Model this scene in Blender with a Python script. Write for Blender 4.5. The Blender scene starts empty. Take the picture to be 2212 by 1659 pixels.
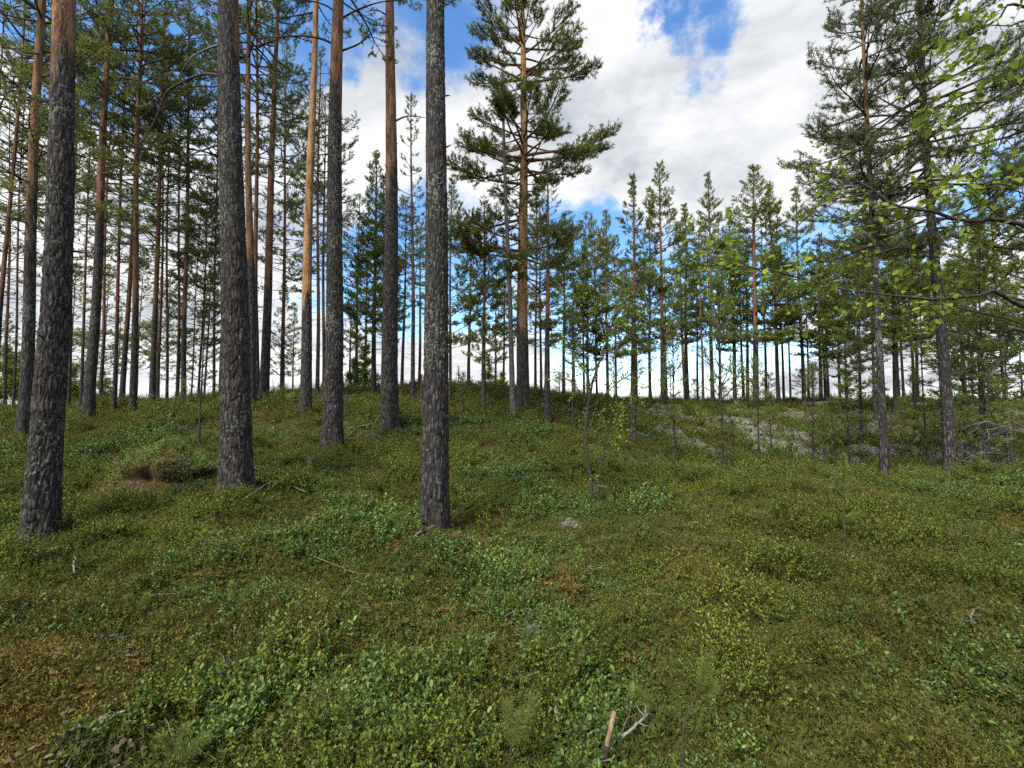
import bpy, math, random
import numpy as np
from mathutils import Vector, Matrix

# ---------------------------------------------------------------- camera, sky, sun, exposure
scn = bpy.context.scene
COL = scn.collection
EYE = 1.6
FPX, CU, CV = 1000.0, 1106.0, 829.5          # focal length and centre, in units of a 2212 x 1659 picture
TILT = math.radians(3.0)
cam_d = bpy.data.cameras.new('camera')
cam = bpy.data.objects.new('camera', cam_d)
COL.objects.link(cam)
cam.location = (0, 0, EYE)
cam.rotation_euler = (math.radians(90) + TILT, 0, 0)
cam_d.sensor_width = 36.0
cam_d.lens = 36.0 * FPX / 2212.0
cam_d.clip_start, cam_d.clip_end = 0.05, 2000
scn.camera = cam

SUN_EL, SUN_AZ = 48.0, 215.0                   # azimuth clockwise from +Y (the view direction)
sun_d = bpy.data.lights.new('sun', 'SUN')
sun_d.energy = 3.7
sun_d.angle = math.radians(22)
sun_d.color = (1.0, 0.93, 0.82)
sun = bpy.data.objects.new('sun', sun_d)
COL.objects.link(sun)
_a, _e = math.radians(SUN_AZ), math.radians(SUN_EL)
sdir = Vector((math.sin(_a) * math.cos(_e), math.cos(_a) * math.cos(_e), math.sin(_e)))
sun.rotation_euler = sdir.to_track_quat('Z', 'Y').to_euler()
sun.location = sdir * 60

scn.view_settings.view_transform = 'Standard'
scn.view_settings.look = 'None'
scn.view_settings.gamma = 1.0
scn.view_settings.exposure = 0.72
scn.render.film_transparent = False
cy = scn.cycles
cy.max_bounces = 3
cy.diffuse_bounces = 2
cy.glossy_bounces = 2
cy.transmission_bounces = 3
cy.transparent_max_bounces = 4
cy.caustics_reflective = cy.caustics_refractive = False
cy.use_adaptive_sampling = True
cy.adaptive_threshold = 0.03
cy.use_denoising = False
cy.sample_clamp_indirect = 4.0


def pixdir(u, v):
    xc, yc = (u - CU) / FPX, (CV - v) / FPX
    return np.array([xc, math.cos(TILT) - yc * math.sin(TILT), math.sin(TILT) + yc * math.cos(TILT)])


def P(u, v, D):
    """world point seen at (u, v) of the 2212-wide picture, D metres ahead"""
    d = pixdir(u, v)
    return np.array([0, 0, EYE]) + d * (D / d[1])


def build_world():
    w = bpy.data.worlds.new('World')
    scn.world = w
    w.use_nodes = True
    nt = w.node_tree
    nt.nodes.clear()
    N, L = nt.nodes.new, nt.links.new

    def math_(op, a, b=None, c=None):
        n = N('ShaderNodeMath'); n.operation = op
        for i, x in enumerate((a, b, c)):
            if x is None: continue
            if isinstance(x, (int, float)): n.inputs[i].default_value = x
            else: L(x, n.inputs[i])
        return n.outputs[0]
    out = N('ShaderNodeOutputWorld')
    sky = N('ShaderNodeTexSky'); sky.sky_type = 'NISHITA'; sky.sun_disc = False
    sky.sun_elevation = math.radians(SUN_EL); sky.sun_rotation = math.radians(SUN_AZ)
    sky.altitude = 200; sky.dust_density = 0.3; sky.air_density = 1.0; sky.ozone_density = 2.5
    bg_sky = N('ShaderNodeBackground'); bg_sky.inputs[1].default_value = 0.15
    hsv = N('ShaderNodeHueSaturation'); hsv.inputs['Saturation'].default_value = 1.2; hsv.inputs['Value'].default_value = 1.2
    L(sky.outputs[0], hsv.inputs['Color']); L(hsv.outputs[0], bg_sky.inputs[0])
    tc = N('ShaderNodeTexCoord')
    nrm = N('ShaderNodeVectorMath'); nrm.operation = 'NORMALIZE'; L(tc.outputs['Generated'], nrm.inputs[0])
    D = nrm.outputs[0]
    sep = N('ShaderNodeSeparateXYZ'); L(D, sep.inputs[0])
    zz = math_('MAXIMUM', sep.outputs[2], 0.0)
    den = math_('ADD', zz, 0.22)
    comb = N('ShaderNodeCombineXYZ')
    L(math_('DIVIDE', sep.outputs[0], den), comb.inputs[0]); L(math_('DIVIDE', sep.outputs[1], den), comb.inputs[1])
    comb.inputs[2].default_value = 3.7

    def noise(scale, detail, rough, dist=0.0, off=(0, 0, 0)):
        m = N('ShaderNodeVectorMath'); m.operation = 'ADD'; m.inputs[1].default_value = off
        L(comb.outputs[0], m.inputs[0])
        n = N('ShaderNodeTexNoise'); n.inputs['Scale'].default_value = scale
        n.inputs['Detail'].default_value = detail; n.inputs['Roughness'].default_value = rough
        n.inputs['Distortion'].default_value = dist
        L(m.outputs[0], n.inputs['Vector'])
        return n.outputs[0]
    base = noise(1.25, 9, 0.58, 0.25)
    wn = N('ShaderNodeTexNoise'); wn.inputs['Scale'].default_value = 5.5; wn.inputs['Detail'].default_value = 6; wn.inputs['Roughness'].default_value = 0.6
    L(D, wn.inputs['Vector'])
    w1 = N('ShaderNodeVectorMath'); w1.operation = 'SUBTRACT'; L(wn.outputs['Color'], w1.inputs[0]); w1.inputs[1].default_value = (0.5, 0.5, 0.5)
    w2 = N('ShaderNodeVectorMath'); w2.operation = 'MULTIPLY_ADD'; L(w1.outputs[0], w2.inputs[0]); w2.inputs[1].default_value = (0.34, 0.34, 0.34); L(D, w2.inputs[2])
    DW = w2.outputs[0]
    dens = math_('ADD', math_('MULTIPLY', math_('SUBTRACT', base, 0.5), 1.9), 0.62)
    # gaps and banks in the cloud deck, as directions
    for (u, v, s, a) in ((1500, 85, 0.10, -0.78), (1425, 45, 0.05, -0.3), (985, 120, 0.13, -0.50), (200, 60, 0.10, -0.5), (1730, 600, 0.17, -0.85),
                         (1300, 620, 0.18, -0.75), (870, 580, 0.15, -0.7), (430, 330, 0.20, -0.45),
                         (1610, 120, 0.06, -0.2), (680, 30, 0.08, -0.4),
                         (1300, 330, 0.25, 0.45), (1650, 330, 0.2, 0.4), (800, 200, 0.12, 0.4), (300, 800, 0.3, 0.5), (1000, 800, 0.22, 0.35),
                         (1800, 790, 0.18, 0.35), (1700, 40, 0.12, 0.4), (60, 300, 0.2, 0.3)):
        d = pixdir(u, v); d = d / np.linalg.norm(d)
        vd = N('ShaderNodeVectorMath'); vd.operation = 'DISTANCE'; L(DW, vd.inputs[0]); vd.inputs[1].default_value = d
        q = math_('DIVIDE', vd.outputs['Value'], s)
        g = math_('POWER', 2.718, math_('MULTIPLY', math_('MULTIPLY', q, q), -1.0))
        dens = math_('ADD', dens, math_('MULTIPLY', g, a))
    mr = N('ShaderNodeMapRange'); mr.interpolation_type = 'SMOOTHERSTEP'
    mr.inputs[1].default_value = 0.30; mr.inputs[2].default_value = 0.72
    L(dens, mr.inputs[0])
    # cloud tone: bright billows and greyer bellies
    tone = math_('ADD', math_('MULTIPLY', noise(2.6, 7, 0.6, 0.3, (4.1, 1.3, 0)), 0.75), math_('MULTIPLY', noise(0.9, 2, 0.5, 0, (9, 3, 1)), 0.5))
    ramp = N('ShaderNodeValToRGB')
    ramp.color_ramp.elements[0].position = 0.48; ramp.color_ramp.elements[0].color = (0.50, 0.54, 0.60, 1)
    ramp.color_ramp.elements[1].position = 0.69; ramp.color_ramp.elements[1].color = (1.0, 1.0, 1.0, 1)
    L(tone, ramp.inputs[0])
    bg_c = N('ShaderNodeBackground'); L(ramp.outputs[0], bg_c.inputs[0]); bg_c.inputs[1].default_value = 0.68
    mix = N('ShaderNodeMixShader')
    L(mr.outputs[0], mix.inputs[0]); L(bg_sky.outputs[0], mix.inputs[1]); L(bg_c.outputs[0], mix.inputs[2])
    L(mix.outputs[0], out.inputs[0])


build_world()

# ---------------------------------------------------------------- helpers


def hash2(ix, iy, seed=0):
    h = (ix.astype(np.int64) * 374761393 + iy.astype(np.int64) * 668265263 + seed * 974634777) & 0xFFFFFFFF
    h = ((h ^ (h >> 13)) * 1274126177) & 0xFFFFFFFF
    h = ((h ^ (h >> 15)) * 2246822519) & 0xFFFFFFFF
    return ((h ^ (h >> 16)) & 0xFFFFFF) / float(0xFFFFFF)


def vnoise(x, y, seed=0, wrap=None):
    x = np.asarray(x, float); y = np.asarray(y, float)
    ix, iy = np.floor(x), np.floor(y)
    fx, fy = x - ix, y - iy
    fx = fx * fx * (3 - 2 * fx); fy = fy * fy * (3 - 2 * fy)
    ix = ix.astype(np.int64); iy = iy.astype(np.int64)
    ix1 = ix + 1
    if wrap: ix, ix1 = ix % wrap, ix1 % wrap
    a, b = hash2(ix, iy, seed), hash2(ix1, iy, seed)
    c, d = hash2(ix, iy + 1, seed), hash2(ix1, iy + 1, seed)
    return (a * (1 - fx) + b * fx) * (1 - fy) + (c * (1 - fx) + d * fx) * fy


def fbm(x, y, seed=0, octv=4, g=0.5):
    s, amp, t = 0, 1.0, 0
    for i in range(octv):
        s = s + amp * vnoise(x * 2 ** i, y * 2 ** i, seed + i * 17); t += amp; amp *= g
    return s / t


def voronoi(u, v, wrap, seed=0):
    """F1, F2 - F1 and a cell value on a grid that wraps in u"""
    iu, iv = np.floor(u).astype(np.int64), np.floor(v).astype(np.int64)
    f1 = np.full(u.shape, 9.0); f2 = np.full(u.shape, 9.0); cid = np.zeros(u.shape)
    for du in (-1, 0, 1):
        for dv in (-1, 0, 1):
            cu, cvv = iu + du, iv + dv
            cw = cu % wrap
            px = cu + 0.15 + 0.7 * hash2(cw, cvv, seed); py = cvv + 0.15 + 0.7 * hash2(cw, cvv, seed + 5)
            d = np.hypot(u - px, v - py)
            nw = d < f1
            f2 = np.where(nw, f1, np.minimum(f2, d)); cid = np.where(nw, hash2(cw, cvv, seed + 9), cid)
            f1 = np.where(nw, d, f1)
    return f1, f2 - f1, cid


def sstep(a, b, x):
    t = np.clip((x - a) / (b - a), 0, 1)
    return t * t * (3 - 2 * t)


class Acc:
    """collects vertices and faces of one mesh"""
    def __init__(self):
        self.V, self.Q, self.T, self.A, self.n = [], [], [], [], 0

    def add(self, V, Q=None, T=None, a=0.0):
        V = np.asarray(V, float).reshape(-1, 3)
        self.V.append(V)
        if Q is not None and len(Q): self.Q.append(np.asarray(Q, int).reshape(-1, 4) + self.n)
        if T is not None and len(T): self.T.append(np.asarray(T, int).reshape(-1, 3) + self.n)
        self.A.append(np.broadcast_to(np.asarray(a, float), (len(V),)))
        self.n += len(V)

    def mesh(self, name, mat=None, smooth=False):
        me = bpy.data.meshes.new(name)
        if not self.n: return me
        V = np.concatenate(self.V)
        Q = np.concatenate(self.Q) if self.Q else np.zeros((0, 4), int)
        T = np.concatenate(self.T) if self.T else np.zeros((0, 3), int)
        nl = Q.size + T.size
        me.vertices.add(len(V)); me.vertices.foreach_set('co', V.astype(np.float32).ravel())
        me.loops.add(nl); me.polygons.add(len(Q) + len(T))
        me.loops.foreach_set('vertex_index', np.concatenate([Q.ravel(), T.ravel()]).astype(np.int32))
        tot = np.concatenate([np.full(len(Q), 4), np.full(len(T), 3)]).astype(np.int32)
        st = np.concatenate([[0], np.cumsum(tot)[:-1]]).astype(np.int32)
        me.polygons.foreach_set('loop_start', st)
        if smooth: me.polygons.foreach_set('use_smooth', np.ones(len(tot), bool))
        at = me.attributes.new('var', 'FLOAT', 'POINT')
        at.data.foreach_set('value', np.concatenate(self.A).astype(np.float32))
        me.update(calc_edges=True)
        if mat: me.materials.append(mat)
        return me


def norm(v):
    v = np.asarray(v, float)
    return v / (np.linalg.norm(v, axis=-1, keepdims=True) + 1e-12)


def tube(acc, pts, rad, seg=6, a=0.0, cap=True):
    pts = np.asarray(pts, float); n = len(pts)
    rad = np.broadcast_to(np.asarray(rad, float), (n,))
    t = np.gradient(pts, axis=0); t = norm(t)
    ref = np.array([0.0, 0, 1.0]) if abs(t[0][2]) < 0.9 else np.array([1.0, 0, 0])
    s = norm(np.cross(t, ref)); b = np.cross(t, s)
    th = np.arange(seg) * 2 * np.pi / seg
    V = pts[:, None, :] + rad[:, None, None] * (np.cos(th)[None, :, None] * s[:, None, :] + np.sin(th)[None, :, None] * b[:, None, :])
    i = np.arange(n - 1)[:, None] * seg; j = np.arange(seg)[None, :]; j2 = (j + 1) % seg
    Q = np.stack([i + j, i + j2, i + seg + j2, i + seg + j], -1).reshape(-1, 4)
    V = V.reshape(-1, 3); T = []
    if cap:
        V = np.vstack([V, pts[-1] + t[-1] * rad[-1] * 0.6]); k = len(V) - 1; o = (n - 1) * seg
        T = [(o + x, o + (x + 1) % seg, k) for x in range(seg)]
    if np.ndim(a) == 1 and len(a) == n:
        a = np.repeat(a, seg)
        if cap: a = np.append(a, a[-1])
    acc.add(V, Q, T, a)


def smoothpath(pts, k=4):
    """Catmull-Rom through the points"""
    p = np.asarray(pts, float)
    p = np.vstack([2 * p[0] - p[1], p, 2 * p[-1] - p[-2]])
    out = []
    for i in range(1, len(p) - 2):
        for s in range(k):
            t = s / k
            out.append(0.5 * ((2 * p[i]) + (-p[i - 1] + p[i + 1]) * t + (2 * p[i - 1] - 5 * p[i] + 4 * p[i + 1] - p[i + 2]) * t * t
                              + (-p[i - 1] + 3 * p[i] - 3 * p[i + 1] + p[i + 2]) * t ** 3))
    out.append(p[-2])
    return np.array(out)


def link(name, me, parent=None, loc=None):
    o = bpy.data.objects.new(name, me); COL.objects.link(o)
    if parent is not None: o.parent = parent
    if loc is not None: o.location = loc
    return o


def tag(o, label, cat=None, group=None, kind=None):
    if label: o['label'] = label
    if cat: o['category'] = cat
    if group: o['group'] = group
    if kind: o['kind'] = kind
    return o


def thing(name, label, cat, loc=(0, 0, 0), group=None):
    return tag(link(name, None, None, loc), label, cat, group)

# ---------------------------------------------------------------- materials


def newmat(name):
    m = bpy.data.materials.new(name); m.use_nodes = True
    nt = m.node_tree; nt.nodes.clear()
    return m, nt, nt.nodes.new, nt.links.new


def ramp_(N, stops):
    r = N('ShaderNodeValToRGB'); cr = r.color_ramp
    while len(cr.elements) < len(stops): cr.elements.new(0.5)
    for e, (p, c) in zip(cr.elements, stops): e.position = p; e.color = (*c, 1)
    return r


def leafmat(name, stops, trans=0.35, rough=0.5, spec=0.3, scale=0.7, noise_amt=0.6):
    """leaf / needle: colour from a per-piece value, the instance and a slow noise over the place"""
    m, nt, N, L = newmat(name)
    out = N('ShaderNodeOutputMaterial')
    at = N('ShaderNodeAttribute'); at.attribute_name = 'var'
    oi = N('ShaderNodeObjectInfo')
    geo = N('ShaderNodeNewGeometry')
    no = N('ShaderNodeTexNoise'); no.inputs['Scale'].default_value = scale; no.inputs['Detail'].default_value = 3
    L(geo.outputs['Position'], no.inputs['Vector'])
    a = N('ShaderNodeMath'); a.operation = 'MULTIPLY_ADD'; L(at.outputs['Fac'], a.inputs[0]); a.inputs[1].default_value = 0.45
    b = N('ShaderNodeMath'); b.operation = 'MULTIPLY'; L(oi.outputs['Random'], b.inputs[0]); b.inputs[1].default_value = 0.25
    L(b.outputs[0], a.inputs[2])
    c = N('ShaderNodeMath'); c.operation = 'MULTIPLY_ADD'; L(no.outputs['Fac'], c.inputs[0]); c.inputs[1].default_value = noise_amt
    L(a.outputs[0], c.inputs[2])
    d = N('ShaderNodeMath'); d.operation = 'SUBTRACT'; L(c.outputs[0], d.inputs[0]); d.inputs[1].default_value = noise_amt * 0.5 - 0.15
    r = ramp_(N, stops); L(d.outputs[0], r.inputs[0])
    p = N('ShaderNodeBsdfPrincipled'); p.inputs['Roughness'].default_value = rough
    p.inputs['Specular IOR Level'].default_value = spec
    L(r.outputs[0], p.inputs['Base Color'])
    if trans > 0:
        t = N('ShaderNodeBsdfTranslucent'); L(r.outputs[0], t.inputs[0])
        mx = N('ShaderNodeMixShader'); mx.inputs[0].default_value = trans
        L(p.outputs[0], mx.inputs[1]); L(t.outputs[0], mx.inputs[2]); L(mx.outputs[0], out.inputs[0])
    else:
        L(p.outputs[0], out.inputs[0])
    return m


def barkmat(name, grey=((0.0, (0.018, 0.015, 0.014)), (0.42, (0.048, 0.043, 0.040)), (1.0, (0.118, 0.109, 0.101))),
            orange=((0.30, (0.050, 0.028, 0.018)), (0.47, (0.155, 0.085, 0.048)), (0.62, (0.27, 0.155, 0.085)), (0.85, (0.42, 0.28, 0.18))), lichen=0.5):
    """pine bark; the mesh value 'var' runs 0 at the old grey bark to 1 at the young orange bark"""
    m, nt, N, L = newmat(name)
    out = N('ShaderNodeOutputMaterial')
    tc = N('ShaderNodeTexCoord')
    at = N('ShaderNodeAttribute'); at.attribute_name = 'var'
    oi = N('ShaderNodeObjectInfo')
    add = N('ShaderNodeVectorMath'); add.operation = 'MULTIPLY_ADD'
    add.inputs[1].default_value = (1, 1, 1); L(tc.outputs['Object'], add.inputs[0]); L(oi.outputs['Random'], add.inputs[2])
    mp = N('ShaderNodeMapping'); mp.inputs['Scale'].default_value = (1, 1, 0.17); L(add.outputs[0], mp.inputs['Vector'])
    n1 = N('ShaderNodeTexNoise'); n1.inputs['Scale'].default_value = 38; n1.inputs['Detail'].default_value = 6; n1.inputs['Roughness'].default_value = 0.65
    L(mp.outputs[0], n1.inputs['Vector'])
    vo = N('ShaderNodeTexVoronoi'); vo.feature = 'DISTANCE_TO_EDGE'; vo.inputs['Scale'].default_value = 30
    vo.inputs['Randomness'].default_value = 1.0
    # warp the plates
    wv = N('ShaderNodeVectorMath'); wv.operation = 'MULTIPLY_ADD'; L(n1.outputs['Color'], wv.inputs[0]); wv.inputs[1].default_value = (0.04, 0.04, 0.04)
    L(mp.outputs[0], wv.inputs[2]); L(wv.outputs[0], vo.inputs['Vector'])
    ed = N('ShaderNodeMapRange'); ed.inputs[1].default_value = 0.0; ed.inputs[2].default_value = 0.30; L(vo.outputs['Distance'], ed.inputs[0])
    hh = N('ShaderNodeMath'); hh.operation = 'MULTIPLY'; L(ed.outputs[0], hh.inputs[0]); L(n1.outputs['Fac'], hh.inputs[1])
    hs = N('ShaderNodeMath'); hs.operation = 'MULTIPLY'; L(hh.outputs[0], hs.inputs[0]); hs.inputs[1].default_value = 1.55
    rg = ramp_(N, grey); L(hs.outputs[0], rg.inputs[0])
    ro = ramp_(N, orange)
    n2 = N('ShaderNodeTexNoise'); n2.inputs['Scale'].default_value = 14; n2.inputs['Detail'].default_value = 5; n2.inputs['Roughness'].default_value = 0.7
    L(mp.outputs[0], n2.inputs['Vector']); L(n2.outputs['Fac'], ro.inputs[0])
    # ragged border between the two barks
    mv = N('ShaderNodeMath'); mv.operation = 'MULTIPLY_ADD'; L(n1.outputs['Fac'], mv.inputs[0]); mv.inputs[1].default_value = 0.9
    L(at.outputs['Fac'], mv.inputs[2])
    mr = N('ShaderNodeMapRange'); mr.interpolation_type = 'SMOOTHSTEP'; mr.inputs[1].default_value = 0.72; mr.inputs[2].default_value = 1.15
    L(mv.outputs[0], mr.inputs[0])
    mx = N('ShaderNodeMix'); mx.data_type = 'RGBA'; L(mr.outputs[0], mx.inputs['Factor'])
    L(rg.outputs[0], mx.inputs['A']); L(ro.outputs[0], mx.inputs['B'])
    # crust lichen flecks
    n3 = N('ShaderNodeTexNoise'); n3.inputs['Scale'].default_value = 30; n3.inputs['Detail'].default_value = 3; L(add.outputs[0], n3.inputs['Vector'])
    n4 = N('ShaderNodeTexNoise'); n4.inputs['Scale'].default_value = 2.2; n4.inputs['Detail'].default_value = 2; L(add.outputs[0], n4.inputs['Vector'])
    s = N('ShaderNodeMath'); s.operation = 'MULTIPLY_ADD'; L(n4.outputs['Fac'], s.inputs[0]); s.inputs[1].default_value = 0.45; L(n3.outputs['Fac'], s.inputs[2])
    lr = N('ShaderNodeMapRange'); lr.inputs[1].default_value = 0.84; lr.inputs[2].default_value = 0.90; lr.inputs[4].default_value = lichen
    L(s.outputs[0], lr.inputs[0])
    inv = N('ShaderNodeMath'); inv.operation = 'SUBTRACT'; inv.inputs[0].default_value = 1; L(mr.outputs[0], inv.inputs[1])
    lf = N('ShaderNodeMath'); lf.operation = 'MULTIPLY'; L(lr.outputs[0], lf.inputs[0]); L(inv.outputs[0], lf.inputs[1])
    mx2 = N('ShaderNodeMix'); mx2.data_type = 'RGBA'; L(lf.outputs[0], mx2.inputs['Factor']); L(mx.outputs['Result'], mx2.inputs['A'])
    mx2.inputs['B'].default_value = (0.20, 0.225, 0.19, 1)
    p = N('ShaderNodeBsdfPrincipled'); p.inputs['Roughness'].default_value = 0.9; p.inputs['Specular IOR Level'].default_value = 0.15
    L(mx2.outputs['Result'], p.inputs['Base Color'])
    bp = N('ShaderNodeBump'); bp.inputs['Strength'].default_value = 0.8; bp.inputs['Distance'].default_value = 0.012
    L(hh.outputs[0], bp.inputs['Height']); L(bp.outputs[0], p.inputs['Normal'])
    L(p.outputs[0], out.inputs[0])
    return m


def woodmat(name, stops, scale=30, rough=0.85):
    m, nt, N, L = newmat(name)
    out = N('ShaderNodeOutputMaterial'); tc = N('ShaderNodeTexCoord')
    n = N('ShaderNodeTexNoise'); n.inputs['Scale'].default_value = scale; n.inputs['Detail'].default_value = 5; n.inputs['Roughness'].default_value = 0.65
    L(tc.outputs['Object'], n.inputs['Vector'])
    r = ramp_(N, stops); L(n.outputs['Fac'], r.inputs[0])
    p = N('ShaderNodeBsdfPrincipled'); p.inputs['Roughness'].default_value = rough; p.inputs['Specular IOR Level'].default_value = 0.2
    L(r.outputs[0], p.inputs['Base Color'])
    bp = N('ShaderNodeBump'); bp.inputs['Strength'].default_value = 0.5; bp.inputs['Distance'].default_value = 0.006
    L(n.outputs['Fac'], bp.inputs['Height']); L(bp.outputs[0], p.inputs['Normal'])
    L(p.outputs[0], out.inputs[0])
    return m


M = {}
M['bark'] = barkmat('pine_bark')
M['bark_lichen'] = barkmat('lichened_pine_bark', lichen=0.6)
M['bark_gold'] = barkmat('golden_pine_bark', orange=((0.30, (0.08, 0.045, 0.025)), (0.48, (0.25, 0.14, 0.07)), (0.62, (0.40, 0.24, 0.125)), (0.85, (0.52, 0.36, 0.22))), lichen=0.3)
M['bark_far'] = barkmat('slender_pine_bark', orange=((0.30, (0.045, 0.022, 0.015)), (0.5, (0.15, 0.075, 0.045)), (0.8, (0.30, 0.17, 0.10))), lichen=0.25)
M['branch'] = woodmat('pine_branch_bark', ((0.25, (0.030, 0.022, 0.018)), (0.55, (0.075, 0.055, 0.042)), (0.8, (0.15, 0.11, 0.085))), 18)
M['limb_orange'] = woodmat('orange_limb_bark', ((0.25, (0.06, 0.035, 0.02)), (0.55, (0.17, 0.09, 0.05)), (0.8, (0.28, 0.17, 0.10))), 14)
M['dead'] = woodmat('grey_dead_wood', ((0.25, (0.05, 0.045, 0.04)), (0.5, (0.16, 0.15, 0.14)), (0.8, (0.36, 0.34, 0.31))), 22)
M['snag'] = woodmat('weathered_snag_wood', ((0.25, (0.03, 0.028, 0.026)), (0.5, (0.085, 0.080, 0.074)), (0.8, (0.21, 0.195, 0.18))), 16)
M['pale_wood'] = woodmat('bare_pale_wood', ((0.3, (0.07, 0.045, 0.03)), (0.5, (0.25, 0.165, 0.11)), (0.75, (0.44, 0.32, 0.23))), 25)
M['birch_bark'] = woodmat('dark_birch_bark', ((0.3, (0.018, 0.015, 0.013)), (0.55, (0.05, 0.043, 0.038)), (0.66, (0.09, 0.09, 0.08)), (0.8, (0.22, 0.23, 0.20))), 60)
M['rock'] = woodmat('grey_rock', ((0.2, (0.04, 0.04, 0.036)), (0.5, (0.10, 0.10, 0.09)), (0.8, (0.2, 0.2, 0.18))), 9)
M['lichen'] = woodmat('pale_lichen', ((0.2, (0.10, 0.095, 0.072)), (0.5, (0.215, 0.21, 0.165)), (0.8, (0.36, 0.355, 0.30))), 40)
M['litter'] = leafmat('dead_leaves', ((0.0, (0.045, 0.032, 0.018)), (0.5, (0.11, 0.08, 0.045)), (1.0, (0.27, 0.21, 0.13))), 0.15, 0.7, 0.2)
M['stem'] = woodmat('shrub_stem', ((0.3, (0.035, 0.03, 0.012)), (0.7, (0.10, 0.085, 0.03))), 40)
M['needle'] = leafmat('pine_needles', ((0.0, (0.065, 0.085, 0.034)), (0.45, (0.140, 0.175, 0.048)), (1.0, (0.26, 0.29, 0.070))), 0.42, 0.6, 0.15, 0.5)
M['needle_dark'] = leafmat('dark_pine_needles', ((0.0, (0.044, 0.058, 0.026)), (0.45, (0.094, 0.122, 0.048)), (1.0, (0.19, 0.225, 0.080))), 0.36, 0.6, 0.15, 0.8)
M['needle_light'] = leafmat('fresh_pine_needles', ((0.0, (0.085, 0.115, 0.042)), (0.45, (0.185, 0.228, 0.058)), (1.0, (0.32, 0.35, 0.085))), 0.45, 0.6, 0.15, 0.35)
M['birch_leaf'] = leafmat('birch_leaves', ((0.0, (0.13, 0.19, 0.022)), (0.5, (0.23, 0.32, 0.035)), (1.0, (0.36, 0.44, 0.07))), 0.5, 0.5, 0.2, 2.0, 0.3)
M['lingon'] = leafmat('lingonberry_leaves', ((0.0, (0.034, 0.064, 0.020)), (0.45, (0.088, 0.158, 0.036)), (0.8, (0.170, 0.255, 0.055)), (1.0, (0.28, 0.33, 0.06))), 0.22, 0.5, 0.25, 1.1, 1.25)
M['bilberry'] = leafmat('bilberry_leaves', ((0.0, (0.060, 0.086, 0.013)), (0.5, (0.142, 0.192, 0.024)), (1.0, (0.275, 0.33, 0.042))), 0.32, 0.55, 0.2, 0.8, 1.25)
M['heather'] = leafmat('brown_heather', ((0.0, (0.048, 0.050, 0.012)), (0.5, (0.120, 0.118, 0.024)), (1.0, (0.21, 0.19, 0.045))), 0.1, 0.7, 0.15, 0.5, 0.6)
M['green_moss'] = leafmat('olive_moss', ((0.0, (0.036, 0.046, 0.013)), (0.5, (0.085, 0.100, 0.024)), (1.0, (0.17, 0.175, 0.042))), 0.15, 0.85, 0.1, 1.2, 0.6)
M['moss'] = leafmat('golden_moss', ((0.0, (0.075, 0.060, 0.018)), (0.5, (0.17, 0.13, 0.035)), (1.0, (0.30, 0.23, 0.065))), 0.2, 0.8, 0.1, 1.0, 0.6)


def groundmat():
    m, nt, N, L = newmat('forest_floor')
    out = N('ShaderNodeOutputMaterial'); geo = N('ShaderNodeNewGeometry')

    def noise(s, d=5, r=0.6):
        n = N('ShaderNodeTexNoise'); n.inputs['Scale'].default_value = s; n.inputs['Detail'].default_value = d; n.inputs['Roughness'].default_value = r
        L(geo.outputs['Position'], n.inputs['Vector']); return n
    n1 = noise(9, 7, 0.7)
    r1 = ramp_(N, ((0.28, (0.022, 0.017, 0.010)), (0.48, (0.052, 0.040, 0.021)), (0.64, (0.085, 0.075, 0.028)), (0.8, (0.15, 0.12, 0.05))))
    L(n1.outputs['Fac'], r1.inputs[0])
    n2 = noise(0.9, 4, 0.55)
    mr = N('ShaderNodeMapRange'); mr.inputs[1].default_value = 0.52; mr.inputs[2].default_value = 0.66; L(n2.outputs['Fac'], mr.inputs[0])
    r2 = ramp_(N, ((0.3, (0.04, 0.034, 0.012)), (0.55, (0.095, 0.075, 0.022)), (0.75, (0.18, 0.135, 0.04)))); L(n1.outputs['Fac'], r2.inputs[0])
    mx = N('ShaderNodeMix'); mx.data_type = 'RGBA'; L(mr.outputs[0], mx.inputs['Factor']); L(r1.outputs[0], mx.inputs['A']); L(r2.outputs[0], mx.inputs['B'])
    at = N('ShaderNodeAttribute'); at.attribute_name = 'var'
    r3 = ramp_(N, ((0.3, (0.05, 0.042, 0.025)), (0.5, (0.15, 0.13, 0.09)), (0.7, (0.36, 0.33, 0.27)))); L(n1.outputs['Fac'], r3.inputs[0])
    mx2 = N('ShaderNodeMix'); mx2.data_type = 'RGBA'; L(at.outputs['Fac'], mx2.inputs['Factor']); L(mx.outputs['Result'], mx2.inputs['A']); L(r3.outputs[0], mx2.inputs['B'])
    p = N('ShaderNodeBsdfPrincipled'); p.inputs['Roughness'].default_value = 0.95; p.inputs['Specular IOR Level'].default_value = 0.1
    L(mx2.outputs['Result'], p.inputs['Base Color'])
    bp = N('ShaderNodeBump'); bp.inputs['Strength'].default_value = 1.0; bp.inputs['Distance'].default_value = 0.03
    L(n1.outputs['Fac'], bp.inputs['Height']); L(bp.outputs[0], p.inputs['Normal'])
    L(p.outputs[0], out.inputs[0])
    return m


M['ground'] = groundmat()

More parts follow.
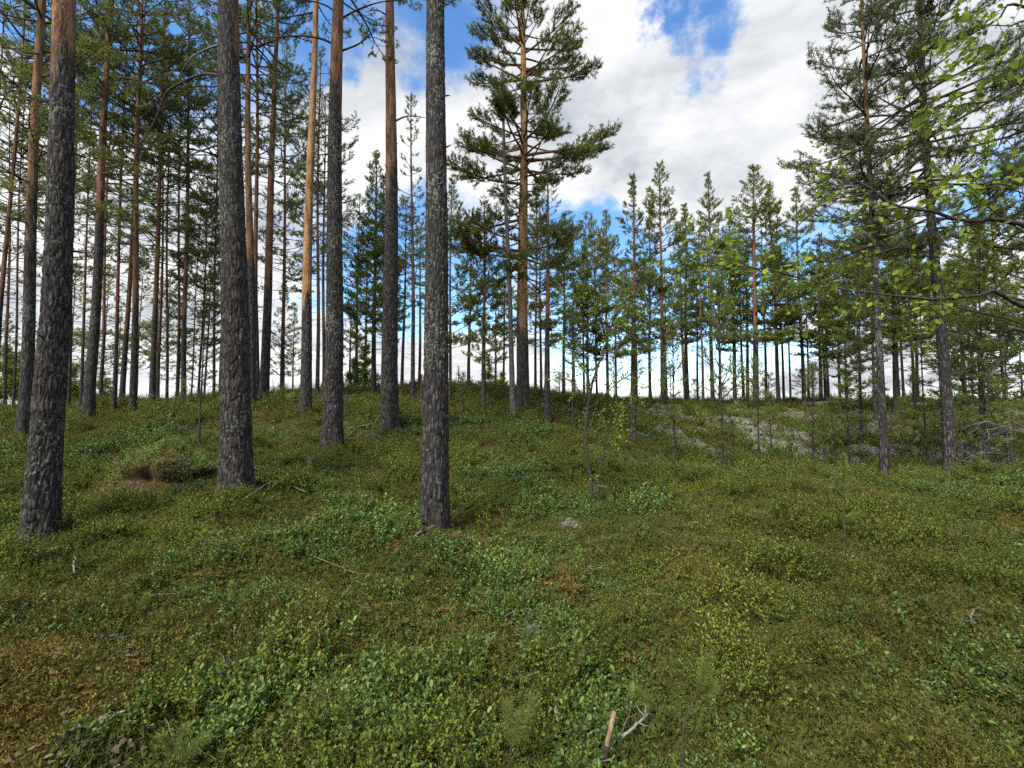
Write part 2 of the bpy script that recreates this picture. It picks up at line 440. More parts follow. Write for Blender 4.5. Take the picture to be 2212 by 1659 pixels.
# ---------------------------------------------------------------- terrain
PIXCTL = [(937, 1135, 5.2), (85, 1165, 4.95), (510, 1055, 6.0), (717, 960, 8.5), (842, 915, 10), (660, 885, 11), (700, 858, 15),
          (55, 935, 9), (190, 897, 12), (288, 897, 12.5), (400, 880, 14), (568, 860, 13), (1000, 842, 17), (892, 870, 15),
          (1130, 892, 14), (1183, 905, 13), (1045, 883, 14.5), (1280, 1072, 6.3), (1250, 862, 22),
          (1370, 960, 10.5), (1460, 990, 10), (1600, 1014, 9.2), (1910, 1026, 8.3), (2050, 1014, 8.8), (2212, 1024, 7.5), (2420, 1034, 7),
          (1600, 1004, 12.5), (1900, 1006, 12.5), (2100, 990, 13), (1450, 965, 13), (1700, 930, 17), (2000, 922, 17.5), (1500, 915, 18),
          (1550, 874, 25), (1700, 871, 26), (1850, 866, 28), (2000, 868, 27), (2250, 870, 25), (1400, 870, 23),
          (-60, 892, 26), (100, 890, 28), (400, 886, 30), (-150, 960, 8), (-120, 1150, 5)]
WCTL = [(0, 0, 0), (-3, 0, 0), (3, 0, 0), (0, 2.2, 0), (-2.5, 2.2, 0), (2.5, 2.2, 0), (0, -6, 0), (-7, -6, 0), (7, -6, 0),
        (0, 3.4, .06), (2.9, 4.2, .10), (-3, 3.6, .06), (0, 45, 1.0), (30, 48, 1.0), (-30, 46, .8), (48, 20, 1.2), (-48, 15, .8), (40, 0, .3), (-40, -5, .3), (0, -40, 0)]
_c = np.array([P(*c) for c in PIXCTL] + [np.array(w, float) for w in WCTL])


def _tps(d):
    return np.where(d > 1e-9, d * d * np.log(d + 1e-12), 0.0)


_n = len(_c)
_K = _tps(np.hypot(_c[:, None, 0] - _c[None, :, 0], _c[:, None, 1] - _c[None, :, 1])) + np.eye(_n) * 0.05
_A = np.zeros((_n + 3, _n + 3)); _A[:_n, :_n] = _K
_A[:_n, _n] = 1; _A[:_n, _n + 1:] = _c[:, :2]; _A[_n, :_n] = 1; _A[_n + 1:, :_n] = _c[:, :2].T
_W = np.linalg.solve(_A, np.concatenate([_c[:, 2], [0, 0, 0]]))
BUMPS = []                                        # (x, y, height, radius)


def height(x, y, fine=True):
    x = np.atleast_1d(np.asarray(x, float)); y = np.atleast_1d(np.asarray(y, float))
    sh = x.shape; x = x.ravel(); y = y.ravel()
    xc, yc = np.clip(x, -48, 48), np.clip(y, -40, 48)
    h = _W[_n] + _W[_n + 1] * xc + _W[_n + 2] * yc
    for i in range(_n):
        h = h + _W[i] * _tps(np.hypot(xc - _c[i, 0], yc - _c[i, 1]))
    r = np.hypot(x, y - 5)
    far = sstep(36, 60, r)
    h = h * (1 - far) + far * 0.4 - sstep(60, 900, r) * 6
    if fine:
        k = 1 - far
        h = h + k * ((fbm(x * 0.9, y * 0.9, 3, 3) - 0.5) * 0.22 + (fbm(x * 2.1, y * 2.1, 8, 3) - 0.5) * 0.27)
        h = h - 0.13 * sstep(3.0, 6.5, y) * k                    # the shrub layer stands on the soil
        for (bx, by, bh, br) in BUMPS:
            h = h + bh * np.exp(-((x - bx) ** 2 + (y - by) ** 2) / br ** 2)
    return h.reshape(sh)


def hz(x, y): return float(height(x, y)[0])


def G(u, v, dmax=40.0):
    """ground point seen at (u, v)"""
    d = pixdir(u, v); d = d / d[1]
    s = np.concatenate([np.arange(1.6, 12, 0.02), np.arange(12, dmax, 0.08)])
    p = np.array([0, 0, EYE]) + s[:, None] * d
    below = p[:, 2] < height(p[:, 0], p[:, 1])
    i = int(np.argmax(below)) if below.any() else len(s) - 1
    q = p[i]; q[2] = hz(q[0], q[1])
    return q


for (u, v, bh, br) in ((340, 1000, 0.10, 0.5), (1180, 1275, 0.13, 0.30), (1150, 1395, -0.10, 0.22),
                       (1420, 1180, 0.10, 0.5), (2000, 1400, 0.10, 0.5), (700, 1250, -0.10, 0.5), (600, 1140, -0.08, 0.35), (1850, 1070, 0.10, 0.6),
                       (2100, 1320, 0.08, 0.5), (1000, 1480, 0.07, 0.3), (1650, 1330, -0.07, 0.35), (950, 1190, 0.10, 0.4), (1750, 1480, 0.07, 0.25)):
    _q = G(u, v); BUMPS.append((_q[0], _q[1], bh, br))


def lichen_mask(x, y):
    """white reindeer lichen on the slope across the hollow"""
    u = CU + FPX * x / np.maximum(y, 0.1)
    m = sstep(10.5, 12, y) * (1 - sstep(21, 26, y)) * sstep(2.5, 5.0, x - 0.10 * (y - 10))
    return m * sstep(0.43, 0.57, fbm(x * 0.8, y * 0.8, 41, 4))


def build_ground():
    t = np.linspace(-1, 1, 300); xs = 3.0 * np.sinh(t * 5.75) / 1.0
    xs = np.sign(t) * (9 * np.abs(t) + 0) + np.sign(t) * 700 * np.abs(t) ** 9
    s = np.linspace(0, 1, 330); ys = -60 * (1 - s) ** 12 + 0.3 + 20 * s + 900 * s ** 14
    X, Y = np.meshgrid(xs, ys)
    Z = height(X, Y)
    V = np.stack([X, Y, Z], -1).reshape(-1, 3)
    nx, ny = len(xs), len(ys)
    i = np.arange(ny - 1)[:, None] * nx; j = np.arange(nx - 1)[None, :]
    Q = np.stack([i + j, i + j + 1, i + nx + j + 1, i + nx + j], -1).reshape(-1, 4)
    a = Acc(); a.add(V, Q, None, (0.65 * lichen_mask(X, Y) + 0.7 * sstep(19, 24, Y) * (1 - sstep(-8, -4, X))).clip(0, 1).ravel())
    o = link('ground', a.mesh('ground', M['ground'], True))
    tag(o, 'rolling forest floor of dark earth and golden moss', None, None, 'structure')


build_ground()
# ---------------------------------------------------------------- pines


def needles(acc, rng, pos, dirs, n, ln, w, spread=(25, 75), back=0.05):
    """n needle blades in a bottle brush round every shoot"""
    pos = np.asarray(pos); dirs = norm(np.asarray(dirs)); k = len(pos)
    if k == 0: return
    ref = np.where(np.abs(dirs[:, 2:3]) < 0.9, np.array([[0, 0, 1.0]]), np.array([[1.0, 0, 0]]))
    s = norm(np.cross(dirs, ref)); b = np.cross(dirs, s)
    ph = rng.uniform(0, 2 * np.pi, (k, n)); al = np.radians(rng.uniform(*spread, (k, n)))
    rad = np.cos(ph)[..., None] * s[:, None] + np.sin(ph)[..., None] * b[:, None]
    d = np.cos(al)[..., None] * dirs[:, None] + np.sin(al)[..., None] * rad
    p0 = pos[:, None] + dirs[:, None] * rng.uniform(-back, back * 0.6, (k, n, 1))
    L_ = ln * rng.uniform(0.7, 1.15, (k, n, 1))
    side = norm(np.cross(d, rng.normal(size=(k, n, 3)))) * (w * 0.5)
    V = np.stack([p0 - side, p0 + side, p0 + d * L_ * 0.6 + side * 0.9, p0 + d * L_], 2)     # blade: 4 vertices, 2 triangles
    V = V.reshape(-1, 3); m = k * n
    o = np.arange(m)[:, None] * 4
    T = np.concatenate([o + [0, 1, 2], o + [0, 2, 3]], 1).reshape(-1, 3)
    a = np.repeat(rng.uniform(0, 1, k), n) * 0.7 + rng.uniform(0, 0.3, m)
    acc.add(V, None, T, np.repeat(a, 4))


def make_crown(seed, H, cb, R, prof, whorl=0.42, nb=(3, 5), elev=(5, 50), droop=0.0, n=9, nl=0.085, nw=0.014, sp=0.11, subk=1.0,
               dead=0.0, dead_from=None, bias=None, mat='needle', wood='branch', limb_r=1.0, skip=0.1, extra=(), pads=0.35):
    """needles and branch wood of one pine, foot of the tree at the origin"""
    rng = np.random.default_rng(seed)
    wood_, gre = Acc(), Acc()
    tp, td = [], []

    def branch(z, az, el, Lb, full=True, r=None, lift=None):
        m = 7
        s = np.linspace(0, 1, m)
        lift = rng.uniform(0.1, 0.6) if lift is None else lift
        e = np.radians(el) + (lift * s ** 1.5 - droop * (1 - s) * s * 3)
        a = az + np.cumsum(rng.normal(0, 0.10, m))
        step = Lb / (m - 1)
        d = np.stack([np.cos(a) * np.cos(e), np.sin(a) * np.cos(e), np.sin(e)], -1)
        pts = np.array([0, 0, z]) + np.vstack([[0, 0, 0], np.cumsum(d[1:] * step, 0)])
        r0 = (0.008 + 0.011 * Lb) * limb_r if r is None else r
        tube(wood_, pts, r0 * (1 - 0.85 * s), 5 if Lb > 0.8 else 4)
        if not full: return pts
        ns = int(max(3, Lb / 0.13 * subk))
        for q in range(ns):
            f = pads + (1 - pads) * (q + rng.uniform(0, 1)) / ns
            i = min(int(f * (m - 1)), m - 2); fr = f * (m - 1) - i
            p = pts[i] * (1 - fr) + pts[i + 1] * fr
            base = norm(pts[i + 1] - pts[i])
            side = norm(np.cross(base, [0, 0, 1.0])) * (1 if q % 2 else -1)
            dd = norm(base * rng.uniform(0.5, 1.1) + side * rng.uniform(0.4, 1.0) + np.array([0, 0, rng.uniform(-0.1, 0.55)]))
            ls = (0.16 + 0.34 * Lb * (1.05 - f)) * rng.uniform(0.6, 1.2)
            ls = min(ls, 0.75)
            mid = p + dd * ls * 0.55
            d2 = norm(dd + np.array([0, 0, rng.uniform(0.1, 0.5)]) + rng.normal(0, 0.12, 3))
            end = mid + d2 * ls * 0.45
            tube(wood_, [p, mid, end], [0.006, 0.005, 0.003], 3, cap=False)
            kk = max(2, int(ls / sp))
            for t in range(kk):
                f2 = 0.3 + 0.7 * (t + 1) / kk
                c = p + dd * ls * f2 if f2 < 0.55 else mid + d2 * ls * (f2 - 0.55)
                tp.append(c); td.append(norm(d2 + np.array([0, 0, 0.25]) + rng.normal(0, 0.25, 3)))
                if ls > 0.25:                                           # a side shoot
                    sd = norm(d2 + rng.normal(0, 0.7, 3) + np.array([0, 0, 0.2]))
                    tp.append(c + sd * rng.uniform(0.05, 0.13)); td.append(sd)
        tp.append(pts[-1]); td.append(norm(pts[-1] - pts[-2]))
        return pts
    z = cb
    az0 = rng.uniform(0, 6.28)
    while z < H - 0.12:
        t = (z - cb) / (H - cb)
        k = rng.integers(nb[0], nb[1] + 1)
        for j in range(k):
            if rng.uniform() < skip: continue
            az = az0 + j * 2 * np.pi / k + rng.normal(0, 0.3)
            Lb = R * prof(t) * rng.uniform(0.65, 1.15)
            if bias is not None: Lb *= 1 + bias[1] * math.cos(az - bias[0])
            if Lb < 0.1: Lb = 0.1
            el = elev[0] + (elev[1] - elev[0]) * t + rng.normal(0, 8)
            branch(z + rng.normal(0, 0.06), az, el, Lb)
        az0 += rng.uniform(0.5, 1.6)
        z += whorl * rng.uniform(0.75, 1.25) * (1 - 0.35 * t)
    for q in range(5):
        tp.append(np.array([0, 0, H - 0.05 * q])); td.append(np.array([rng.normal(0, .2), rng.normal(0, .2), 1.0]))
    # bare dead branches under the crown
    if dead > 0:
        zz = dead_from if dead_from is not None else cb * 0.35
        while zz < cb + 0.15 * (H - cb):
            for j in range(rng.integers(1, 4)):
                Ld = dead * rng.uniform(0.35, 1.1)
                pts = branch(zz + rng.normal(0, 0.08), rng.uniform(0, 6.28), rng.uniform(-25, 20), Ld, False, r=0.005 + 0.005 * Ld, lift=rng.uniform(-0.6, 0.5))
                for q in range(int(Ld * 5)):
                    i = rng.integers(2, 6)
                    dd = norm(pts[i] - pts[i - 1] + rng.normal(0, 0.6, 3))
                    l2 = rng.uniform(0.1, 0.35) * Ld
                    tube(wood_, [pts[i], pts[i] + dd * l2 * 0.5, pts[i] + (dd + rng.normal(0, 0.3, 3)) * l2], [0.004, 0.003, 0.002], 3, cap=False)
            zz += rng.uniform(0.2, 0.5)
    for (z_, az_, el_, L_, lf_) in extra:
        branch(z_, az_, el_, L_, True, None, lf_)
    needles(gre, rng, tp, td, n, nl, nw)
    return gre.mesh('pine_crown', M[mat]), wood_.mesh('pine_branchwood', M[wood], True), H


def p_pads(t): return (0.72 + 0.38 * math.sin(t * 23)) * (1 - 0.55 * max(0, t - 0.75) / 0.25)
def p_cone(t): return (1 - t) ** 0.85 * (0.55 + 0.45 * min(1, t / 0.2)) + 0.05
def p_tall(t): return (0.55 + 0.55 * math.sin(min(1, t / 0.75) * 2.4)) * (1 - 0.75 * max(0, t - 0.55) / 0.45)
def p_broad(t): return (0.8 + 0.25 * math.sin(t * 7)) * (1 - 0.7 * max(0, t - 0.6) / 0.4)


def p_egg(t): return 0.12 + 0.9 * math.sin(math.pi * min(1, (t + 0.18) / 1.18)) ** 0.8 * (1 - 0.35 * t)
def p_gap(t): return p_cone(t) * (0.75 + 0.35 * math.sin(t * 19))


CR = {'tall': [], 'cone': [], 'thin': [], 'near': [], 'young': [], 'dark': []}
for s in range(4):
    CR['tall'].append(make_crown(100 + s, 15.0, 4.2 + 0.7 * s, 1.7, p_tall, 0.48, (2, 4), (0, 45), 0.15, n=9, dead=0.9, dead_from=1.8, skip=0.2, nl=0.09, nw=0.016, sp=0.11, pads=0.45))
for s in range(7):
    CR['cone'].append(make_crown(200 + s, 13.0, 2.6 + 0.35 * s, (2.35, 1.9, 2.7, 2.2, 1.7, 2.5, 2.1)[s], (p_cone, p_egg, p_cone, p_gap, p_gap, p_egg, p_cone)[s], (0.40, 0.46, 0.52, 0.42, 0.40, 0.44, 0.36)[s], (3, 5), (5, 50), 0.1, n=10, nl=0.11, nw=0.020, subk=1.2, sp=0.10, dead=0.7, dead_from=1.6, mat='needle_light', skip=0.12))
for s in range(2):
    CR['thin'].append(make_crown(300 + s, 10.5, 4.2 + 0.4 * s, 1.0, p_cone, 0.45, (3, 4), (0, 40), 0.1, n=9, nl=0.09, nw=0.016, dead=0.6, dead_from=1.5, skip=0.25, subk=0.8))
for s in range(2):
    CR['near'].append(make_crown(400 + s, 15.0, 9.0 + s, 2.0, p_broad, 0.5, (3, 4), (-5, 45), 0.15, n=7, skip=0.15, nw=0.018))
for s in range(3):
    CR['young'].append(make_crown(500 + s, 7.5, 1.6 + 0.3 * s, 1.25, p_cone, 0.40, (3, 5), (10, 50), 0.05, n=12, nl=0.09, nw=0.016, subk=1.2, dead=0.5, dead_from=0.6, mat='needle_light', skip=0.1))


def trunk_mesh(rng, H, r, seg, rings, orange=(3.0, 6.0), bark=0.0, flare=0.35, mat='bark', wig=0.02, knots=0):
    """tapered trunk; bark > 0 carves plates of that depth"""
    if bark > 0:
        zs = np.concatenate([np.linspace(-0.25, 6.2, rings), np.linspace(6.4, H, 24)])
    else:
        zs = np.concatenate([[-0.25, -0.05, 0.08, 0.2, 0.35], np.linspace(0.6, H, rings)])
    th = np.linspace(0, 2 * np.pi, seg, endpoint=False)
    Zs, Th = np.meshgrid(zs, th, indexing='ij')
    zp = np.clip(zs, 0, H)
    prof = r * (1 - 0.82 * (zp / H) ** 1.15) * (1 + flare * np.exp(-zp / 0.28) + 0.10 * np.exp(-zp / 1.2))
    R_ = np.repeat(prof[:, None], seg, 1)
    ph = rng.uniform(0, 6.28, 4); sd = int(rng.integers(0, 9999))
    lob = 1 + np.exp(-np.clip(Zs, 0, None) / 0.35) * 0.15 * np.sin(5 * Th + ph[0]) + 0.012 * np.sin(3 * Th + Zs * 0.8 + ph[1])
    R_ = R_ * lob
    if bark > 0:
        nu = max(8, int(2 * np.pi * r / 0.042))
        uu = Th / (2 * np.pi) * nu
        wx = (vnoise(uu * 1.0, Zs * 9, sd, nu) - 0.5) * 1.1
        wz = (vnoise(uu * 1.0, Zs * 9, sd + 3, nu) - 0.5) * 0.9
        f1, e1, c1 = voronoi(uu + wx, Zs / 0.19 + wz, nu, sd)
        nu2 = nu * 2
        f1b, e2, c2 = voronoi(uu * 2 + wx, Zs / 0.09 + wz, nu2, sd + 20)
        fade = 1 - 0.6 * sstep(1.5, 5.0, Zs)
        dsp = sstep(0.0, 0.30, e1) * 0.75 + sstep(0, 0.25, e2) * 0.22 + (c1 - 0.5) * 0.45 + (c2 - 0.5) * 0.25
        R_ = R_ + bark * (dsp - 0.7) * fade
        R_ = R_ + (fbm(uu * 3, Zs * 50, sd + 7, 2) - 0.5) * bark * 0.35
    else:
        R_ = R_ * (1 + (vnoise(Th / (2 * np.pi) * 8, Zs * 6, sd, 8) - 0.5) * 0.07)
    cx = wig * np.sin(zs * 0.55 + ph[2]) * np.clip(zs / 3, 0, 1); cyy = wig * np.sin(zs * 0.47 + ph[3]) * np.clip(zs / 3, 0, 1)
    V = np.stack([R_ * np.cos(Th) + cx[:, None], R_ * np.sin(Th) + cyy[:, None], Zs], -1).reshape(-1, 3)
    nz = len(zs); i = np.arange(nz - 1)[:, None] * seg; j = np.arange(seg)[None, :]; j2 = (j + 1) % seg
    Q = np.stack([i + j, i + j2, i + seg + j2, i + seg + j], -1).reshape(-1, 4)
    side = 0.8 * np.cos(Th + ph[0])
    o = sstep(orange[0], orange[1], Zs + side * (orange[1] - orange[0]) * 0.22 + (vnoise(Th / 6.2832 * 6, Zs * 1.5, sd, 6) - 0.5) * 1.2)
    a = Acc(); a.add(V, Q, None, o.ravel())
    # branch stubs
    for q in range(knots):
        z = rng.uniform(1.2, 8); t = rng.uniform(0, 6.28)
        rr = float(np.interp(z, zs, prof)); d = np.array([math.cos(t), math.sin(t), rng.uniform(-0.2, 0.5)])
        p = np.array([0, 0, z]) + d * rr * 0.8
        l = rng.uniform(0.02, 0.10)
        tube(a, [p, p + d * l * 0.6, p + d * l], [0.012, 0.009, 0.005], 5, a=0.3)
    return a.mesh('pine_trunk', M[mat], bark > 0 or True)


PINES = []


def pine(label, u, v, D, w, top=None, crown=None, H=15.0, orange=(3.0, 6.0), near=False, group=None, mat='bark', rz=None, stretch=1.0, dead=(), seed=None, tip=None, wig=0.03, bark=0.019, cat='pine tree', name='pine_tree', knots=0):
    """one pine: foot at picture column u, D metres ahead; top = a picture point its axis passes; tip = picture row of its tip"""
    k = len(PINES); rng = np.random.default_rng(7000 + k if seed is None else seed)
    x = (u - CU) / FPX * D * (1.0)
    p = P(u, v, D); x = p[0]; y = D
    z = hz(x, y)
    lx = 0.0
    if top is not None:
        t_ = P(top[0], top[1], D); lx = (t_[0] - x) / (t_[2] - z)
    if tip is not None:
        t_ = P(u, tip, D); H = t_[2] - z
    cth = 1 / math.sqrt(1 + ((u - CU) / FPX) ** 2)
    r = w * D * cth / (2 * FPX) * 1.02
    root = thing(name, label, cat, (x, y, z - 0.02), group)
    if top is None: lx = rng.normal(0, 0.010)
    root.rotation_euler = (rng.normal(0, 0.006), math.atan(lx), 0)
    if near:
        me = trunk_mesh(rng, H, r, 112, 430, orange, bark, 0.20, mat, wig, knots)
    else:
        me = trunk_mesh(rng, H, r, 14 if w < 16 else 22, 40, orange, 0.0, 0.3, mat, wig, knots)
    link('trunk', me, root)
    if crown is not None:
        fam, i = crown
        gm, wm, Hp = CR[fam][i % len(CR[fam])]
        s = H / Hp * 0.995
        a = rng.uniform(0, 6.28) if rz is None else rz
        c = link('crown', gm, root); c['kind'] = 'stuff'; c.scale = (s * stretch, s * stretch, s); c.rotation_euler = (0, 0, a)
        b = link('branchwood', wm, c); b['kind'] = 'stuff'
    PINES.append(root)
    return root, r, H


def dead_branch(root, D, pts, r0, name='dead_branch', mat='branch', twigs=0, seed=0, needle=False):
    """bare limb traced through picture points; a list of (u, v, depth)"""
    rng = np.random.default_rng(seed)
    w = smoothpath([P(*q) for q in pts], 4)
    inv = (Matrix.LocRotScale(root.location, root.rotation_euler, None)).inverted()
    w = np.array([inv @ Vector(q) for q in w])
    a = Acc(); n = len(w)
    tube(a, w, r0 * (1 - 0.75 * np.linspace(0, 1, n)), 6)
    for q in range(twigs):
        i = rng.integers(n // 4, n - 1)
        d = norm(w[min(i + 1, n - 1)] - w[i - 1] + rng.normal(0, 0.55, 3)); l = rng.uniform(0.1, 0.4)
        m = w[i] + d * l * 0.5
        tube(a, [w[i], m, m + norm(d + rng.normal(0, 0.4, 3)) * l * 0.5], [r0 * 0.35, r0 * 0.25, r0 * 0.12], 4)
    return link(name, a.mesh(name, M[mat], True), root)


# the nearest trunks -------------------------------------------------
n1, _, _ = pine('thick dark pine trunk closest to the left edge, its foot in green shrubs', 85, 1165, 4.95, 74, (145, 0), ('near', 0), 15, (4.3, 6.2), True, mat='bark_lichen', seed=11, knots=7)
n5, _, _ = pine('thick straight dark pine trunk just right of the mossy hole in the hummock', 510, 1055, 6.0, 64, (500, 0), ('near', 1), 16, (5.2, 8.0), True, mat='bark_lichen', seed=12, knots=8)
n9, _, _ = pine('grey pine with flaring ridged foot and bare dead limbs, left of centre', 717, 960, 8.5, 41, (736, 0), ('near', 0), 15, (4.6, 8.5), True, mat='bark_lichen', seed=13, knots=10)
n10, _, _ = pine('pine with fire-scarred dark foot and orange upper bark, left neighbour of the thickest central trunk', 842, 917, 10, 35, (845, 0), ('near', 1), 15, (4.6, 7.0), True, seed=14, knots=16)
n11, _, _ = pine('dark lichen-flecked pine trunk in the centre foreground, nearest to the camera', 937, 1135, 5.2, 54, (943, 0), ('near', 0), 16, (8.0, 11.0), True, mat='bark_lichen', seed=15, knots=5)
n8, _, _ = pine('straight pine on the crest with bright orange bark above a grey foot', 660, 886, 11, 24, (678, 0), ('near', 1), 15, (2.2, 3.4), True, mat='bark_gold', seed=16, bark=0.008, knots=24)
n2, _, _ = pine('mid-thick pine half hidden behind the leftmost thick trunk', 52, 937, 9, 32, (98, 0), ('tall', 0), 15, (3.5, 6.5), seed=17)
n4, _, _ = pine('slim dark pine leaning right, alone beside the leftmost thick trunk', 190, 897, 12, 26, (240, 0), ('tall', 1), 16, (3.0, 7.0), mat='bark_far', seed=18, knots=10)
n6, _, _ = pine('orange barked pine rising directly behind the thick trunk by the mossy hole', 543, 862, 12, 20, (536, 0), ('near', 0), 15, (3.2, 4.6), seed=19)
pine('thinner orange pine squeezed right of its orange twin behind the thick trunk', 556, 862, 13, 12, (552, 0), ('tall', 2), 15, (2.5, 4.5), mat='bark_far', seed=20)
n7, _, _ = pine('brown pine on the crest just right of the orange twins', 570, 861, 12.5, 21, (592, 250), ('tall', 3), 14, (2.0, 4.2), mat='bark_far', seed=21)
pine('slender pine with reddish upper stem crossing the top left corner', -14, 905, 12, 14, (46, 0), ('tall', 2), 15, (2.5, 5.0), mat='bark_far', seed=22)
pine('thin dark pine stem cut by the left picture edge', -45, 905, 13, 10, (13, 0), ('tall', 3), 15, (4, 8), mat='bark_far', seed=23)

# dead limbs on the near pines
dead_branch(n9, 8.5, [(738, 110, 8.5), (775, 95, 8.3), (800, 75, 8.2), (818, 62, 8.1)], 0.02, seed=1, twigs=2)
dead_branch(n9, 8.5, [(736, 115, 8.5), (710, 90, 8.4), (660, 78, 8.3), (590, 80, 8.2), (540, 84, 8.1)], 0.026, seed=2, twigs=3)
dead_branch(n9, 8.5, [(735, 42, 8.5), (770, 22, 8.4), (820, 5, 8.4), (870, 0, 8.3)], 0.022, seed=3, twigs=3)
dead_branch(n9, 8.5, [(733, 40, 8.5), (710, 15, 8.4), (670, 2, 8.4), (620, 2, 8.3)], 0.022, seed=4, twigs=2)
dead_branch(n9, 8.5, [(728, 195, 8.5), (716, 160, 8.3), (705, 140, 8.3)], 0.016, seed=5)
dead_branch(n9, 8.5, [(728, 240, 8.5), (706, 215, 8.3), (690, 192, 8.2)], 0.018, seed=6)
dead_branch(n9, 8.5, [(726, 330, 8.5), (715, 318, 8.3), (708, 312, 8.3)], 0.014, seed=7)
dead_branch(n9, 8.5, [(735, 600, 8.5), (745, 598, 8.4), (750, 605, 8.35)], 0.02, seed=8)
dead_branch(n10, 10, [(853, 262, 10), (880, 251, 9.9), (920, 254, 9.8)], 0.022, seed=9)
dead_branch(n10, 10, [(838, 35, 10), (815, 22, 9.9), (790, 25, 9.8)], 0.02, seed=10, twigs=2)
dead_branch(n5, 6, [(480, 165, 6), (440, 160, 6.2), (400, 175, 6.4), (360, 200, 6.6), (335, 260, 6.7), (300, 320, 6.8), (285, 370, 6.9)], 0.024, seed=11, twigs=7)
dead_branch(n5, 6, [(482, 95, 6), (450, 105, 6.2), (415, 125, 6.4), (385, 165, 6.6)], 0.02, mat='dead', seed=12, twigs=4)
dead_branch(n5, 6, [(482, 310, 6), (445, 322, 6.2), (400, 340, 6.4), (370, 365, 6.5)], 0.014, seed=13, twigs=4)
dead_branch(n5, 6, [(482, 480, 6), (455, 490, 6.2), (435, 510, 6.3)], 0.009, mat='dead', seed=14, twigs=2)
dead_branch(n2, 9, [(95, 115, 9), (75, 116, 8.8), (48, 112, 8.6)], 0.03, seed=15)
dead_branch(n2, 9, [(90, 180, 9), (102, 185, 8.8), (118, 200, 8.6)], 0.03, seed=16)
dead_branch(n4, 12, [(232, 70, 12), (210, 50, 11.9), (190, 30, 11.8), (175, 22, 11.7)], 0.022, seed=17, twigs=4)
dead_branch(n4, 12, [(230, 120, 12), (212, 105, 11.9), (180, 105, 11.8)], 0.016, seed=18, twigs=4)

# pines further up the left slope -------------------------------------
LEFT = [  # label, u, v, D, w, top point, crown, H
    ('thin pine with reddish stem at far left, foot beside grey boulder', 27, 905, 14, 7, (60, 100), ('tall', 1), 13),
    ('slender pine between leftmost thick trunk and its slim right neighbour', 147, 897, 15, 9, (175, 0), ('tall', 0), 15),
    ('very thin dark pine touching the slim leaning pine on its left', 174, 897, 14, 8, (196, 200), ('thin', 0), 11),
    ('thin pine standing left of the closely set trio on the left crest', 245, 893, 14, 10, (263, 300), ('tall', 3), 15),
    ('rightward leaning brown pine, left of the closely set trio', 262, 893, 14.5, 13, (300, 300), ('tall', 2), 15),
    ('dark upright pine, thickest of the trio on the left crest', 287, 897, 13, 17, (306, 100), ('tall', 1), 15.5),
    ('dark pine leaning slightly right, left foot at the crest edge with sky behind', 328, 879, 14.5, 14, (362, 0), ('tall', 0), 15.5),
    ('thin reddish pine close behind the right-leaning dark pine', 341, 879, 17, 7, (350, 400), ('tall', 2), 14),
    ('straight thin reddish pine in the gap of bright sky on the left', 360, 879, 16, 7, (368, 300), ('thin', 1), 13),
    ('thin pine left of the grey pine with foot in low spruce twigs', 383, 868, 17, 8, (392, 300), ('tall', 3), 14),
    ('grey-footed brown pine in the middle of the left grove', 397, 862, 15, 12, (410, 200), ('tall', 1), 15),
    ('hair-thin pine right of the grey-footed brown pine', 412, 868, 19, 4, None, ('thin', 0), 9),
    ('leaning thin far pine behind the dead sapling', 428, 872, 18, 6, (445, 500), ('cone', 1), 9.5),
    ('thin pale far pine just right of the dead sapling', 440, 872, 20, 5, None, ('thin', 1), 9),
    ('thin reddish pine left of the thick trunk by the mossy hole', 462, 868, 16, 6.5, (470, 200), ('tall', 0), 14),
    ('small far pine with full crown seen in the sky gap right of the brown pine', 606, 861, 22, 5, None, ('young', 0), 6.0),
    ('small distant pine left of the bright orange pine on the crest', 632, 861, 24, 4, None, ('young', 1), 5.2),
    ('thin dark pine immediately right of the bright orange crest pine', 685, 862, 15, 9, (690, 300), ('tall', 2), 12),
    ('second thin dark pine right of the bright orange crest pine', 700, 862, 16, 8, (700, 300), ('tall', 3), 11),
    ('small bushy pine in the gap right of the flaring grey pine', 755, 862, 22, 5, None, ('young', 2), 5.0),
    ('middle-sized full-crowned pine between the flaring grey pine and the scarred pine', 807, 861, 17, 11, (812, 400), ('cone', 0), 9.2),
    ('thin pine close behind the scarred pine on its left', 826, 861, 16, 7, (830, 300), ('cone', 3), 8.0),
    ('slim sparse pointed pine right of the scarred pine with small top', 892, 872, 15, 10, (889, 300), ('thin', 0), 10.6),
    ('pine stem peeping out right behind the central foreground trunk', 972, 866, 15, 7, None, ('cone', 2), 7.5),
    ('tall bushy pine behind the thin pines in the left grove', 215, 895, 19, 9, (240, 300), ('tall', 2), 15.5),
    ('tall leafy pine behind the orange twins, right side', 610, 862, 18, 9, (615, 200), ('tall', 0), 15),
    ('bushy pine far left behind the mid-thick trunk', 110, 895, 20, 9, (125, 200), ('tall', 3), 14),
    ('dense pine at the left picture edge', 10, 900, 18, 9, (30, 200), ('tall', 1), 13),
]
for (lab, u, v, D, w, top, cr, H) in LEFT:
    pine(lab, u, v, D, w, top, cr, H, (1.6, 4.5), mat='bark_far', group='slender pines in the left grove')

